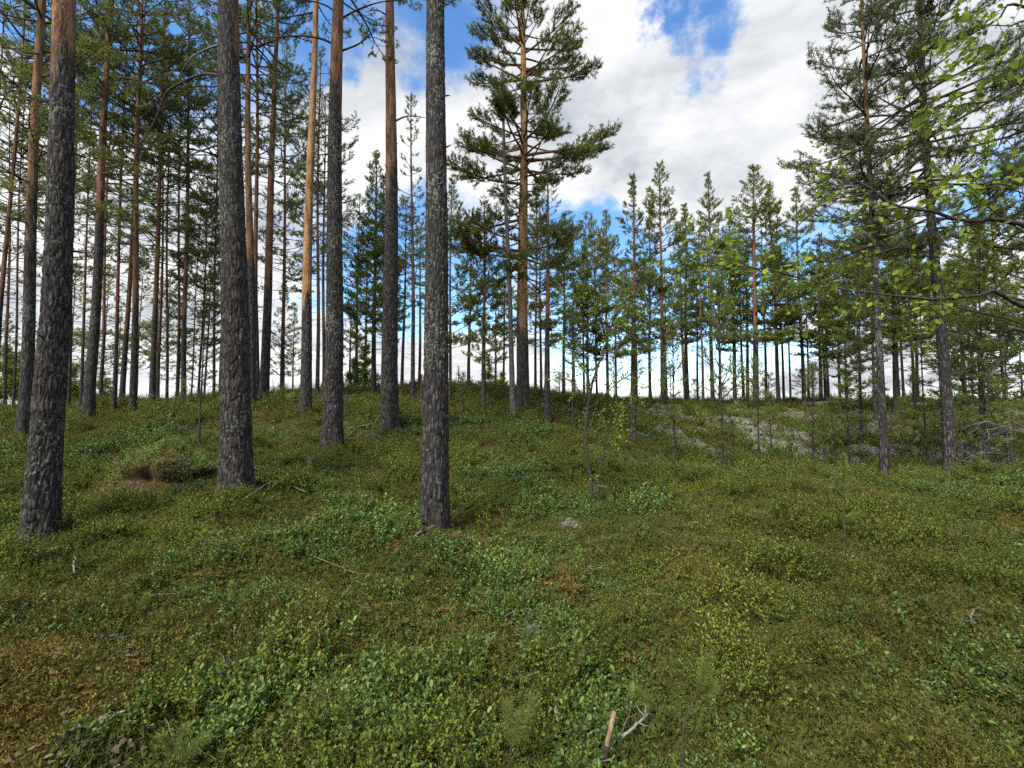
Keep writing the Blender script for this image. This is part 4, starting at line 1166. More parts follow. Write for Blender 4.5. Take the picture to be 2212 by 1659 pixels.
def birch_leaf_mesh(seed, ln=1.0):
    """pointed oval leaf with a fold and a curl, base at the origin, pointing along +X"""
    rng = np.random.default_rng(seed)
    prof = [(0.0, 0.02), (0.10, 0.20), (0.28, 0.36), (0.48, 0.36), (0.70, 0.22), (0.88, 0.08), (1.0, 0.0)]
    V, Q = [], []
    c = rng.uniform(-0.25, 0.25); f = rng.uniform(0.15, 0.4)
    for (t, w) in prof:
        zc = c * (t - 0.5) ** 2 * 1.2
        jag = 1 + rng.normal(0, 0.04)
        V += [(t, -w * jag, zc + f * w), (t, 0, zc), (t, w * jag, zc + f * w)]
    for i in range(len(prof) - 1):
        o = i * 3; Q += [(o, o + 3, o + 4, o + 1), (o + 1, o + 4, o + 5, o + 2)]
    a = Acc(); a.add(np.array(V) * ln, Q, None, rng.uniform(0, 1))
    return a.mesh('birch_leaf', M['birch_leaf'], True)


def twig_growth(rng, acc, path, r0, leaves, ntw, tl=(0.08, 0.3), leaf_every=0.045, depth=1, start=0.2, knob=0.0):
    """side twigs off a path; leaf bases go to the list leaves as (position, direction)"""
    n = len(path)
    rad = r0 * (1 - 0.8 * np.linspace(0, 1, n))
    if knob: rad = rad * (1 + rng.uniform(0, knob, n))
    tube(acc, path, rad, 6 if r0 > 0.004 else 4)
    for q in range(ntw):
        i = int(rng.uniform(start, 0.98) * (n - 1)); i = max(1, i)
        base = norm(path[i] - path[i - 1])
        d = norm(base + rng.normal(0, 0.7, 3)); l = rng.uniform(*tl)
        k = 5; pts = [path[i]]
        for s in range(k):
            d = norm(d + rng.normal(0, 0.22, 3) + np.array([0, 0, -0.02])); pts.append(pts[-1] + d * l / k)
        pts = np.array(pts)
        if depth > 0:
            twig_growth(rng, acc, pts, max(0.0012, rad[i] * 0.45), leaves, 2, (tl[0] * 0.4, tl[1] * 0.5), leaf_every, depth - 1, 0.2)
        else:
            tube(acc, pts, np.linspace(max(0.0012, rad[i] * 0.5), 0.0008, k + 1), 3)
        m = max(1, int(l / leaf_every))
        for s in range(m):
            f = (s + 0.6) / m * k; j = min(int(f), k - 1)
            p = pts[j] * (1 - f + j) + pts[j + 1] * (f - j)
            leaves.append((p, norm(d + rng.normal(0, 0.7, 3) + np.array([0, 0, -0.25]))))


def local(root, w):
    inv = Matrix.LocRotScale(root.location, root.rotation_euler, None).inverted()
    return np.array([inv @ Vector(q) for q in w])


def overhanging_birch():
    rng = np.random.default_rng(55)
    bx, by = 2.75, 1.95
    root = thing('birch_tree', 'birch reaching leafy bright green branches in from the right edge', 'birch tree', (bx, by, hz(bx, by) - 0.03))
    a = Acc()
    tz = np.linspace(-0.1, 5.2, 26)
    tube(a, np.column_stack([0.05 * np.sin(tz), 0.06 * np.sin(tz * 0.8 + 1), tz]), 0.062 * (1 - 0.8 * tz / 5.4), 12)
    link('trunk', a.mesh('birch_trunk', M['birch_bark'], True), root)
    T = lambda z: np.array([bx + 0.05 * math.sin(z), by + 0.06 * math.sin(z * 0.8 + 1), z + float(root.location.z)])
    paths = [  # start height on the trunk, picture points with depth, radius, twigs, leafy
        (1.75, [(2211, 671, 1.95), (2146, 641, 1.9), (2109, 648, 1.9), (2026, 653, 1.9), (1905, 643, 1.9), (1820, 632, 1.9), (1730, 612, 1.92), (1620, 592, 1.95), (1540, 582, 1.95), (1480, 578, 1.96)], 0.0115, 26, 1),
        (1.80, [(2200, 690, 2.0), (2100, 672, 1.98), (2026, 662, 1.95), (1905, 692, 1.95), (1840, 730, 1.95), (1785, 768, 1.95)], 0.007, 6, 0),
        (2.10, [(2201, 487, 1.85), (2100, 472, 1.85), (2016, 450, 1.85), (1938, 438, 1.86), (1882, 405, 1.88), (1820, 380, 1.9), (1775, 366, 1.9)], 0.011, 12, 1),
        (2.05, [(2210, 500, 1.85), (2068, 395, 1.8), (2044, 449, 1.8)], 0.006, 5, 1),
        (2.45, [(2212, 287, 1.8), (2150, 320, 1.8), (2090, 361, 1.8), (2050, 380, 1.82)], 0.007, 9, 1),
        (2.80, [(2240, 110, 1.85), (2200, 190, 1.8), (2140, 215, 1.8), (2060, 220, 1.8), (1990, 260, 1.85)], 0.007, 12, 1),
        (3.00, [(2212, 23, 1.8), (2155, 51, 1.8), (2109, 79, 1.82), (2050, 90, 1.85)], 0.008, 12, 1),
        (3.05, [(2230, 60, 1.7), (2190, 120, 1.7), (2120, 150, 1.72), (2060, 160, 1.75)], 0.006, 10, 1),
        (1.9, [(2160, 640, 2.0), (2063, 622, 1.95), (2026, 612, 1.95), (1905, 542, 1.95), (1850, 500, 1.96), (1780, 444, 1.98)], 0.0055, 9, 1),
        (1.80, [(1850, 640, 1.9), (1805, 597, 1.9), (1840, 528, 1.88), (1868, 486, 1.9)], 0.005, 5, 1),
        (1.55, [(2208, 710, 2.05), (2168, 753, 2.1), (2128, 806, 2.1), (2130, 873, 2.1), (2152, 923, 2.12)], 0.010, 5, 0),
        (2.3, [(2215, 420, 1.75), (2150, 400, 1.75), (2100, 410, 1.78), (2040, 430, 1.8)], 0.006, 9, 1),
        (1.85, [(1700, 610, 1.92), (1600, 560, 1.95), (1540, 555, 1.96), (1475, 595, 1.98)], 0.003, 12, 1),
    ]
    leaves = []
    for i, (z0, pts, r, tw, leafy) in enumerate(paths):
        acc = Acc(); lv = []
        start = [T(z0)] if pts[0][0] > 2150 else []
        r = r * 0.55
        w = smoothpath(start + [P(*q) for q in pts], 5)
        w = w + np.cumsum(rng.normal(0, 0.004, w.shape), 0) * 0.6
        twig_growth(rng, acc, local(root, w), r, lv, tw, (0.08, 0.30), 0.028, 1, 0.35 if start else 0.1, 0.7)
        link('limb', acc.mesh('birch_limb', M['birch_bark'], True), root)
        if leafy: leaves += lv
    # limbs on the far side of the stem
    back = []
    for k in range(9):
        acc = Acc(); z = rng.uniform(2.2, 4.9); az = rng.uniform(-1.9, 1.9); p = np.array([0.0, 0, z]); d = np.array([math.cos(az), math.sin(az), 0.55]); pts = [p]
        for s in range(6):
            d = norm(d + rng.normal(0, 0.15, 3)); pts.append(pts[-1] + d * 0.2)
        twig_growth(rng, acc, np.array(pts), 0.009, back, 7, (0.1, 0.35), 0.05, 1)
        link('limb', acc.mesh('birch_limb', M['birch_bark'], True), root)
    meshes = [birch_leaf_mesh(i) for i in range(8)]
    rng.shuffle(leaves)
    def seen(q):
        w = np.array(q[0]) + np.array(root.location); y = w[1] * math.cos(TILT) + (w[2] - EYE) * math.sin(TILT); z = (w[2] - EYE) * math.cos(TILT) - w[1] * math.sin(TILT)
        return 0 if (0 < CU + FPX * w[0] / y < 2212 and 0 < CV - FPX * z / y < 1659) else 1
    leaves = [p for p, d in leaves], [d for p, d in leaves]
    leaves = sorted(zip(*leaves), key=seen)
    # in the picture first: those nearest the lens are leaf objects, the surplus is one part
    singles, rest = leaves[:298], leaves[298:1000]
    for (p, d) in singles:
        o = link('leaf', meshes[int(rng.integers(0, 8))], root)
        s = rng.uniform(0.026, 0.043)
        q = Vector(d).to_track_quat('X', 'Z').to_euler(); q.rotate_axis('X', rng.uniform(-0.9, 0.9))
        o.location = p; o.rotation_euler = q; o.scale = (s, s, s)
    rest = rest + back[:700]
    if rest:
        acc = Acc(); leaf_batch(acc, rng, [p for p, d in rest], [d for p, d in rest], rng.uniform(0.018, 0.030, len(rest)), rng.uniform(0.013, 0.021, len(rest)))
        o = link('foliage', acc.mesh('birch_foliage', M['birch_leaf']), root); o['kind'] = 'stuff'


overhanging_birch()


def young_birch():
    rng = np.random.default_rng(66)
    b = P(1283, 1072, 6.3); b[2] = hz(b[0], b[1])
    root = thing('young_birch', 'young multi-stemmed birch with sparse fresh leaves, right of centre', 'young birch', tuple(b - [0, 0, 0.02]))
    D = 6.3; leaves = []
    stems = [([(1283, 1078), (1273, 1020), (1267, 960), (1266, 900), (1276, 830), (1300, 755), (1318, 700), (1332, 655), (1345, 620), (1352, 585)], 0.021, 36),
             ([(1292, 1078), (1298, 1000), (1299, 930), (1298, 890)], 0.014, 12),
             ([(1266, 890), (1300, 860), (1345, 820), (1385, 798), (1420, 790)], 0.010, 16),
             ([(1276, 835), (1262, 800), (1240, 770), (1215, 755)], 0.008, 12),
             ([(1268, 880), (1250, 845), (1225, 820), (1200, 800)], 0.007, 10),
             ([(1299, 960), (1320, 930), (1340, 890), (1370, 860)], 0.007, 12),
             ([(1310, 720), (1290, 680), (1265, 650), (1235, 640)], 0.007, 12),
             ([(1298, 1000), (1318, 960), (1322, 900)], 0.006, 6),
             ([(1320, 690), (1345, 672), (1380, 665)], 0.006, 8)]
    for pts, r, tw in stems:
        acc = Acc()
        w = np.array([P(u, v, D) for u, v in pts]); w[:, 1] += np.cumsum(rng.normal(0, 0.04, len(w)))
        if pts[0][1] > 1050: w[0, 2] = b[2] - 0.05; w[0, 1] = D
        w = smoothpath(w, 4); w = w + rng.normal(0, 0.004, w.shape)
        twig_growth(rng, acc, local(root, w), r * 1.15, leaves, tw, (0.12, 0.45), 0.04, 1, 0.25, 0.2)
        link('stem', acc.mesh('birch_stem', M['birch_bark'], True), root)
    k = len(leaves); sel = rng.permutation(k)[:min(k, 2000)]
    acc = Acc(); leaf_batch(acc, rng, [leaves[i][0] for i in sel], [leaves[i][1] for i in sel], rng.uniform(0.024, 0.040, len(sel)), rng.uniform(0.018, 0.030, len(sel)))
    o = link('crown', acc.mesh('birch_crown', M['birch_leaf']), root); o['kind'] = 'stuff'


young_birch()


def far_birch_proto(seed, H):
    rng = np.random.default_rng(seed); wood, lf = Acc(), Acc(); leaves = []
    z = np.linspace(0, H, 12); tr = np.column_stack([0.06 * np.sin(z * 1.3), 0.06 * np.sin(z + 2), z])
    tube(wood, tr, 0.035 * (1 - 0.85 * z / H), 6)
    for q in range(46):
        h = rng.uniform(0.15, 0.97) * H; az = rng.uniform(0, 6.28); l = (0.25 + 0.24 * H * (1 - h / H)) * rng.uniform(0.6, 1.1)
        d = np.array([math.cos(az), math.sin(az), 0.9]); p = np.array([0, 0, h]); pts = [p]
        for s in range(5): d = norm(d + rng.normal(0, 0.15, 3)); pts.append(pts[-1] + d * l / 5)
        tube(wood, pts, np.linspace(0.010, 0.002, 6), 3)
        for s in range(int(200 * l)):
            f = rng.uniform(0.2, 1) * 4.99; j = int(f); c = pts[j] * (1 - f + j) + pts[j + 1] * (f - j)
            leaves.append((c + rng.normal(0, 0.09, 3), rng.normal(0, 1, 3)))
    k = len(leaves)
    leaf_batch(lf, rng, [a for a, b in leaves], [b for a, b in leaves], rng.uniform(0.06, 0.10, k), rng.uniform(0.045, 0.07, k))
    return wood.mesh('birch_trunk', M['birch_bark'], True), lf.mesh('birch_crown', M['birch_leaf']), H


FB = [far_birch_proto(1, 4.0), far_birch_proto(2, 4.4), far_birch_proto(3, 3.6)]
for i, (u, v, D, top, lab) in enumerate([
        (8, 895, 24, 745, 'light green birch at the far left edge beyond the crest'),
        (38, 895, 25, 760, 'light green birch left of the mid-thick hidden pine'),
        (62, 893, 25, 770, 'light green birch just right of the mid-thick hidden pine, far behind'),
        (178, 892, 27, 800, 'rounded green birch directly behind the slim leaning pine foot'),
        (110, 893, 26, 790, 'pale green birch glimpsed behind the leftmost thick trunk'),
        (152, 892, 26, 785, 'bright green birch between leftmost thick trunk and slim leaning pine'),
        (215, 890, 27, 800, 'bright green birch right of the slim leaning pine'),
        (232, 890, 28, 815, 'lower light green birch left of the crest trio'),
        (275, 885, 30, 850, 'low birch top peeping between the crest trio stems'),
        (310, 885, 30, 858, 'low green birch top in the left sky gap'),
        (370, 885, 30, 860, 'low green birch top under the straight thin reddish pine'),
        (765, 850, 21, 770, 'light green birch standing on the skyline beside logging slash'),
        (790, 850, 22, 745, 'taller light green birch by the skyline slash, left of the scarred pine'),
        (1055, 850, 24, 775, 'birch bush on the skyline left of the grey snag'),
        (1085, 862, 20, 800, 'low leafy birch bush directly left of the grey snag foot')]):
    p = P(u, v, D); z = hz(p[0], D); t = P(u, top, D)[2]
    root = thing('birch_tree', lab, 'birch tree', (p[0], D, z - 0.05), 'young birches beyond the crest')
    wm, lm, H = FB[i % 3]; s = max(0.15, (t - z) / H)
    a = link('trunk', wm, root); c = link('crown', lm, root); c['kind'] = 'stuff'
    for o in (a, c): o.scale = (s * (1.1 if s > .6 else 1.6), s * (1.1 if s > .6 else 1.6), s); o.rotation_euler = (0, 0, i * 1.7)

# ---------------------------------------------------------------- snag, dead sapling, stumps, rocks


def snag():
    D = 13.2; b = P(1109, 895, D); z = hz(b[0], D)
    root = thing('dead_snag', 'thin grey barkless dead tree with broken top leaning beside the broad pine', 'dead tree', (b[0], D, z - 0.03))
    rng = np.random.default_rng(3)
    pts = smoothpath([P(1110, 905, D), P(1107, 850, D), P(1105, 780, D), P(1100, 600, D), P(1092, 420, D), P(1087, 250, D), P(1084, 145, D)], 8)
    pts[0, 2] = z - 0.1
    n = len(pts); a = Acc(); tube(a, local(root, pts), 0.095 * (1 - 0.72 * np.linspace(0, 1, n)) * (1 + 0.25 * np.exp(-np.arange(n) / 4)) * rng.uniform(0.95, 1.05, n), 12)
    link('trunk', a.mesh('snag_trunk', M['snag'], True), root)
    for (pp, r) in (([(1086, 240, D), (1080, 225, D), (1082, 190, D - .1)], 0.012), ([(1098, 540, D), (1070, 545, D - .3), (1030, 570, D - .5)], 0.016), ([(1094, 460, D), (1060, 480, D - .2), (1025, 520, D - .4)], 0.012),
                    ([(1098, 560, D), (1120, 545, D - .2), (1140, 550, D - .3)], 0.010), ([(1104, 740, D), (1095, 735, D - .2), (1080, 745, D - .3)], 0.009)):
        dead_branch(root, D, pp, r, mat='dead', twigs=3, seed=int(pp[1][0]))


snag()


def stick(name, label, cat, pts, r0, mat='dead', twigs=0, seed=0, on_ground=True, lift=0.06, group=None, taper=0.7, knob=0.1):
    """a fallen branch: picture points dropped onto the ground (or with their own depth)"""
    rng = np.random.default_rng(seed)
    w = []
    for q in pts:
        if len(q) == 2: g = G(*q); g[2] += lift
        else: g = P(*q)
        w.append(g)
    w = smoothpath(w, 5)
    base = w.mean(0); base[2] = w[:, 2].min()
    root = thing(name, label, cat, tuple(base), group)
    w = w - base; n = len(w); a = Acc()
    w = w + rng.normal(0, r0 * 0.25, w.shape)
    tube(a, w, r0 * (1 - taper * np.linspace(0, 1, n)) * (1 + rng.uniform(-knob, knob, n)), 7)
    link('stem', a.mesh(name, M[mat], True), root)
    for q in range(twigs):
        i = int(rng.integers(n // 5, n - 1)); b = Acc()
        d = norm(norm(w[i] - w[i - 1]) + rng.normal(0, 0.7, 3) * [1, 1, 0.45]); l = rng.uniform(0.25, 0.6) * np.linalg.norm(w[-1] - w[0]) * 0.5
        pp = [w[i]]
        for s in range(5): d = norm(d + rng.normal(0, 0.25, 3)); pp.append(pp[-1] + d * l / 5)
        tube(b, pp, np.linspace(r0 * 0.5, r0 * 0.15, 6), 5)
        link('twig', b.mesh('twig', M[mat], True), root)
    return root


def standing_dead():
    D = 7.3; b = G(430, 962); D = b[1]
    root = thing('dead_sapling', 'dead black sapling with bare crooked twigs left of the thick trunk', 'dead sapling', tuple(b))
    rng = np.random.default_rng(8)
    w = smoothpath([b - [0, 0, .05], P(431, 920, D), P(433, 860, D), P(438, 790, D), P(440, 720, D), P(444, 640, D)], 5)
    a = Acc(); tube(a, local(root, w), np.linspace(0.02, 0.004, len(w)) * (1 + rng.uniform(-.2, .3, len(w))), 6); link('trunk', a.mesh('sapling_trunk', M['birch_bark'], True), root)
    for (pp, r) in (([(434, 850, D), (415, 852, D - .1), (400, 862, D - .2), (385, 885, D - .3)], .008), ([(437, 815, D), (410, 812, D - .1), (385, 820, D - .1), (375, 835, D)], .006),
                    ([(437, 820, D), (455, 818, D), (470, 835, D - .1), (475, 850, D - .1)], .007), ([(432, 905, D), (450, 895, D - .1), (470, 905, D - .2)], .006),
                    ([(440, 770, D), (425, 750, D), (415, 735, D)], .005), ([(439, 790, D), (452, 770, D), (468, 760, D)], .005), ([(431, 930, D), (415, 925, D), (405, 940, D - .1)], .005)):
        dead_branch(root, D, pp, r, mat='birch_bark', twigs=4, seed=int(pp[2][0]), name='twig')


standing_dead()

STICKS = [
    ('fallen_branch', 'pale forked fallen branch lying in the bare bottom left corner', [(145, 1628), (180, 1610), (225, 1592), (268, 1578)], 0.014, 'dead', 4),
    ('fallen_branch', 'curved grey bare branch arching out of the shrubs below the left grove', [(330, 945), (362, 930), (372, 900), (392, 876)], 0.016, 'dead', 5),
    ('fallen_branch', 'thin forked branch lying before the foot of the central trunk', [(895, 1178), (925, 1160), (955, 1150)], 0.010, 'dead', 3),
    ('fallen_branch', 'small reddish crossed stick on the golden moss patch', [(995, 1212), (1015, 1200), (1025, 1193)], 0.008, 'pale_wood', 2),
    ('fallen_branch', 'short pale stick leaning up from the golden moss patch', [(1012, 1172), (1018, 1190), (1021, 1200)], 0.008, 'pale_wood', 0),
    ('fallen_branch', 'pinkish stick lying among shrubs left of the golden moss patch', [(670, 1222), (720, 1242), (770, 1262), (820, 1265)], 0.0055, 'limb_orange', 3),
    ('fallen_branch', 'antler-like pale twig among shrubs near the right edge', [(2110, 1385), (2100, 1372), (2105, 1355), (2118, 1345)], 0.006, 'dead', 5),
    ('fallen_branch', 'long thin grey twig lying in the right foreground shrubs', [(1945, 1490), (1985, 1505), (2030, 1518)], 0.006, 'dead', 4),
    ('fallen_branch', 'grey branch tangle at the foot of the thick trunk by the mossy hole', [(530, 1098), (570, 1070), (600, 1060), (660, 1082)], 0.012, 'dead', 4),
    ('fallen_branch', 'grey twiggy branch below the scarred pine', [(770, 935), (800, 928), (835, 918)], 0.014, 'dead', 5),
    ('fallen_branch', 'short grey branch beside the hummock with grey lichen', [(1090, 1365), (1110, 1352), (1140, 1342)], 0.006, 'dead', 3),
    ('fallen_branch', 'dark short log piece half sunk beside the golden moss patch', [(1082, 1205), (1100, 1210), (1122, 1216)], 0.018, 'dead', 1),
    ('fallen_branch', 'thin pale branch at the foot of the young birch', [(1290, 1066), (1325, 1075), (1335, 1092)], 0.010, 'dead', 3),
    ('fallen_branch', 'silver crooked twig among shrubs below the leftmost thick trunk', [(160, 1262), (158, 1240), (165, 1228)], 0.010, 'dead', 1),
    ('fallen_branch', 'grey thin branch on the moss beside the left trunk foot', [(40, 1195), (75, 1205), (118, 1208)], 0.010, 'dead', 3),
    ('fallen_branch', 'pale curved stick on the slope left of the bright orange crest pine', [(575, 893), (582, 880), (588, 872)], 0.014, 'pale_wood', 1),
    ('fallen_branch', 'lichen-covered forked twig right of the upright broken stick', [(1345, 1640), (1375, 1610), (1395, 1590), (1390, 1545)], 0.008, 'lichen', 5),
    ('fallen_branch', 'small white lichened twig left of the upright broken stick', [(1205, 1600), (1200, 1575), (1215, 1555), (1225, 1545)], 0.007, 'lichen', 3),
    ('fallen_branch', 'thin bare stick poking through shrubs at lower left', [(460, 1530), (475, 1490), (500, 1440), (530, 1340)], 0.006, 'dead', 4),
    ('fallen_branch', 'pale horizontal twig in the centre foreground shrubs', [(1115, 1420), (1155, 1432), (1200, 1430)], 0.006, 'dead', 3),
]
for i, (nm, lb, pts, r, mt, tw) in enumerate(STICKS):
    stick(nm, lb, 'branch', pts, r, mt, tw, 300 + i, lift=0.09 if pts[0][1] > 1100 else 0.12)


def broken_stick():
    g = G(1306, 1690); D = g[1]
    root = thing('broken_stick', 'upright broken stick with pale peeled tip at the bottom edge', 'stick', tuple(g))
    w = smoothpath([g - [0, 0, .03], P(1306, 1650, D), P(1312, 1610, D), P(1320, 1570, D), P(1327, 1538, D + .02)], 4)
    n = len(w); rng = np.random.default_rng(4)
    a = Acc(); tube(a, local(root, w[:n // 2 + 1]), 0.0135 * rng.uniform(0.9, 1.15, n // 2 + 1), 9); link('bark_foot', a.mesh('bark_foot', M['birch_bark'], True), root)
    b = Acc(); tube(b, local(root, w[n // 2:]), np.linspace(0.0115, 0.010, n - n // 2) * rng.uniform(0.93, 1.08, n - n // 2), 9); link('peeled_tip', b.mesh('peeled_tip', M['pale_wood'], True), root)


broken_stick()


def seedling(label, base, paths, tufts, seed, needle=0.05, nw=0.0016):
    """pine seedling: bare forked stems with needle brushes at the ends"""
    rng = np.random.default_rng(seed); g = G(*base); D = g[1]
    root = thing('pine_seedling', label, 'pine seedling', tuple(g), 'pine seedlings in the foreground')
    for pts, r in paths:
        w = smoothpath([P(u, v, D + dz) for (u, v, dz) in pts], 4)
        if pts[0][:2] == base: w[0] = g - [0, 0, 0.02]
        a = Acc(); tube(a, local(root, w), np.linspace(r, r * 0.5, len(w)), 5); link('stem', a.mesh('seedling_stem', M['branch'], True), root)
    for (u0, v0, u1, v1, dz) in tufts:
        p0, p1 = local(root, [P(u0, v0, D + dz), P(u1, v1, D + dz - 0.03)])
        k = 26; f = np.linspace(0, 1, k)[:, None]; c = p0 * (1 - f) + p1 * f
        a = Acc(); needles(a, rng, c, np.repeat((p1 - p0)[None], k, 0), 16, needle, nw, (30, 65), 0.004)
        b = Acc(); tube(a, [p0, p1], [0.003, 0.002], 4)
        o = link('needle_tuft', a.mesh('needle_tuft', M['needle_light']), root); o['kind'] = 'stuff'


seedling('forked pine seedling with two needle brushes right of the broken stick', (1472, 1690), [([(1472, 1690, 0), (1474, 1620, 0), (1478, 1560, 0)], .006), ([(1478, 1560, 0), (1455, 1542, 0), (1415, 1527, -.03)], .0045), ([(1478, 1560, 0), (1495, 1520, 0), (1508, 1480, 0)], .0045),
         ([(1474, 1600, 0), (1450, 1604, 0), (1432, 1595, -.02)], .003)], [(1415, 1527, 1372, 1492, -.03), (1508, 1490, 1530, 1420, 0), (1515, 1500, 1540, 1480, .03)], 21)
seedling('small pine seedling with yellowish needles left of the broken stick', (1090, 1690), [([(1090, 1690, 0), (1100, 1650, 0), (1104, 1600, 0)], .005), ([(1098, 1655, 0), (1112, 1630, 0), (1125, 1600, 0)], .004)],
         [(1104, 1610, 1095, 1520, 0), (1125, 1610, 1150, 1510, .03), (1110, 1600, 1130, 1540, -.05)], 22)
seedling('leaning pine seedling with thin stem at lower left', (470, 1420), [([(470, 1420, 0), (495, 1350, 0), (520, 1290, 0)], .004)], [(512, 1310, 545, 1260, 0), (515, 1300, 500, 1262, .05)], 23, 0.045, 0.002)
seedling('tall thin pine seedling standing in the right bilberry slope', (1825, 1180), [([(1825, 1180, 0), (1824, 1120, 0), (1824, 1060, 0), (1823, 1005, 0)], .007)], [(1824, 1040, 1822, 985, 0), (1824, 1060, 1845, 1040, 0), (1823, 1075, 1800, 1055, 0), (1824, 1120, 1855, 1110, 0)], 24, 0.06, 0.004)
seedling('low pine seedling at lower left, its needles brushing the shrubs', (290, 1370), [([(290, 1370, 0), (292, 1335, 0), (300, 1300, 0)], .004)], [(296, 1325, 318, 1285, 0), (295, 1320, 275, 1290, 0)], 25, 0.05, 0.0022)
seedling('pine seedling hidden in dark shrubs at the bottom, left of centre', (380, 1670), [([(380, 1670, 0), (385, 1630, 0), (390, 1590, 0)], .004)], [(386, 1640, 400, 1575, 0), (384, 1640, 350, 1590, .04), (386, 1640, 440, 1600, -.04)], 26, 0.05, 0.0018)


def rock(name, label, cat, u, v, D, sx, sy, sz, mat, seed, group=None):
    rng = np.random.default_rng(seed); p = P(u, v, D); z = hz(p[0], D)
    n, m = 14, 20; th = np.linspace(0, np.pi, n); ph = np.linspace(0, 2 * np.pi, m, endpoint=False)
    T_, F_ = np.meshgrid(th, ph, indexing='ij')
    r = 1 + (vnoise(F_ / 6.2832 * 5, T_ * 2.2, seed, 5) - 0.5) * 0.5 + (vnoise(F_ / 6.2832 * 11, T_ * 5, seed + 1, 11) - 0.5) * 0.22
    V = np.stack([r * np.sin(T_) * np.cos(F_) * sx, r * np.sin(T_) * np.sin(F_) * sy, r * np.cos(T_) * sz], -1).reshape(-1, 3)
    i = np.arange(n - 1)[:, None] * m; j = np.arange(m)[None, :]; j2 = (j + 1) % m
    Q = np.stack([i + j, i + m + j, i + m + j2, i + j2], -1).reshape(-1, 4)
    a = Acc(); a.add(V, Q, None, 0.4)
    o = link(name, a.mesh(name, M[mat], True)); o.location = (p[0], D, z + sz * 0.25)
    tag(o, label, cat, group)
    return o


rock('boulder', 'low dark grey boulder at the left edge under the leftmost pines', 'boulder', 12, 952, 8.4, 0.24, 0.22, 0.09, 'rock', 5)
rock('mossy_boulder', 'dark mossy boulder on the crest left of the bright orange pine', 'boulder', 636, 860, 13.5, 0.30, 0.25, 0.22, 'heather', 6)
rock('mossy_boulder', 'low dark boulder on the crest right of the bright orange pine', 'boulder', 700, 860, 13.5, 0.45, 0.3, 0.16, 'rock', 7)
rock('flat_rock', 'pale lichen-covered flat rock on the right ridge', 'rock', 1800, 872, 24, 1.5, 0.8, 0.25, 'lichen', 8)
rock('flat_rock', 'pale lichened rock top beside the broad lichened pine', 'rock', 1985, 868, 24, 1.2, 0.8, 0.22, 'lichen', 9)


def hummock():
    rng = np.random.default_rng(17); q = HUMMOCK
    root = thing('moss_hummock', 'mossy hummock with a dark hole in its face, left of the thick trunk', 'hummock', (q[0], q[1], q[2] - 0.05))
    n, m = 40, 72; th = np.linspace(0.02, np.pi * 0.55, n); ph = np.linspace(0, 2 * np.pi, m, endpoint=False)
    T_, F_ = np.meshgrid(th, ph, indexing='ij')
    r = 1 + (vnoise(F_ / 6.2832 * 6, T_ * 3, 3, 6) - 0.5) * 0.5 + (vnoise(F_ / 6.2832 * 17, T_ * 8, 4, 17) - 0.5) * 0.28
    az = (F_ - 4.55 + np.pi) % (2 * np.pi) - np.pi
    r = r * (1 - 0.62 * np.exp(-((az / 0.40) ** 2 + ((T_ - 1.12) / 0.26) ** 2) ** 2)) * (1 + 0.12 * np.exp(-((az / 0.5) ** 2 + ((T_ - 0.72) / 0.2) ** 2)))
    V = np.stack([r * np.sin(T_) * np.cos(F_) * 0.72, r * np.sin(T_) * np.sin(F_) * 0.46, r * np.cos(T_) * 0.44], -1)
    nor = norm(np.stack([np.sin(T_) * np.cos(F_) / 0.72, np.sin(T_) * np.sin(F_) / 0.46, np.cos(T_) / 0.36], -1))
    i = np.arange(n - 1)[:, None] * m; j = np.arange(m)[None, :]; j2 = (j + 1) % m
    Q = np.stack([i + j, i + m + j, i + m + j2, i + j2], -1).reshape(-1, 4)
    a = Acc(); a.add(V.reshape(-1, 3), Q, None, 0.0); link('mound', a.mesh('mound', M['ground'], True), root)
    hole = (np.abs(az) < 0.42) & (np.abs(T_ - 1.12) < 0.27)
    Vs, Ns, hs = V.reshape(-1, 3), nor.reshape(-1, 3), hole.ravel()
    patch = fbm(F_.ravel() * 1.6, T_.ravel() * 3, 8, 3)
    for nm, mt, sel, ln, wd in (('golden_moss', 'moss', (patch > 0.52) & ~hs, 0.028, 0.006), ('olive_moss', 'green_moss', (patch <= 0.52) & ~hs, 0.026, 0.006), ('grey_lichen', 'lichen', (fbm(F_.ravel() * 3, T_.ravel() * 5, 21, 2) > 0.6) & ~hs & (Vs[:, 1] < 0), 0.03, 0.007)):
        k = np.where(sel)[0]; k = np.repeat(k, 2)
        g = Acc(); needles(g, rng, Vs[k] + rng.normal(0, 0.015, (len(k), 3)), Ns[k] + rng.normal(0, 0.3, (len(k), 3)), 5, ln, wd, (20, 80), 0.008)
        link(nm, g.mesh(nm, M[mt]), root)['kind'] = 'stuff'
    k = np.where((fbm(F_.ravel() * 2.3, T_.ravel() * 4, 31, 3) > 0.46) & ~hs & (T_.ravel() < 1.35))[0]; k = k[rng.uniform(0, 1, len(k)) < 0.7]; k = np.repeat(k, 9)
    g = Acc(); leaf_batch(g, rng, Vs[k] + Ns[k] * rng.uniform(0.02, 0.10, (len(k), 1)) + rng.normal(0, 0.02, (len(k), 3)), rng.normal(0, 0.7, (len(k), 3)) + [0, 0, 0.5], rng.uniform(0.014, 0.024, len(k)), rng.uniform(0.008, 0.013, len(k)))
    link('lingonberry_cover', g.mesh('lingonberry_cover', M['lingon']), root)['kind'] = 'stuff'


hummock()


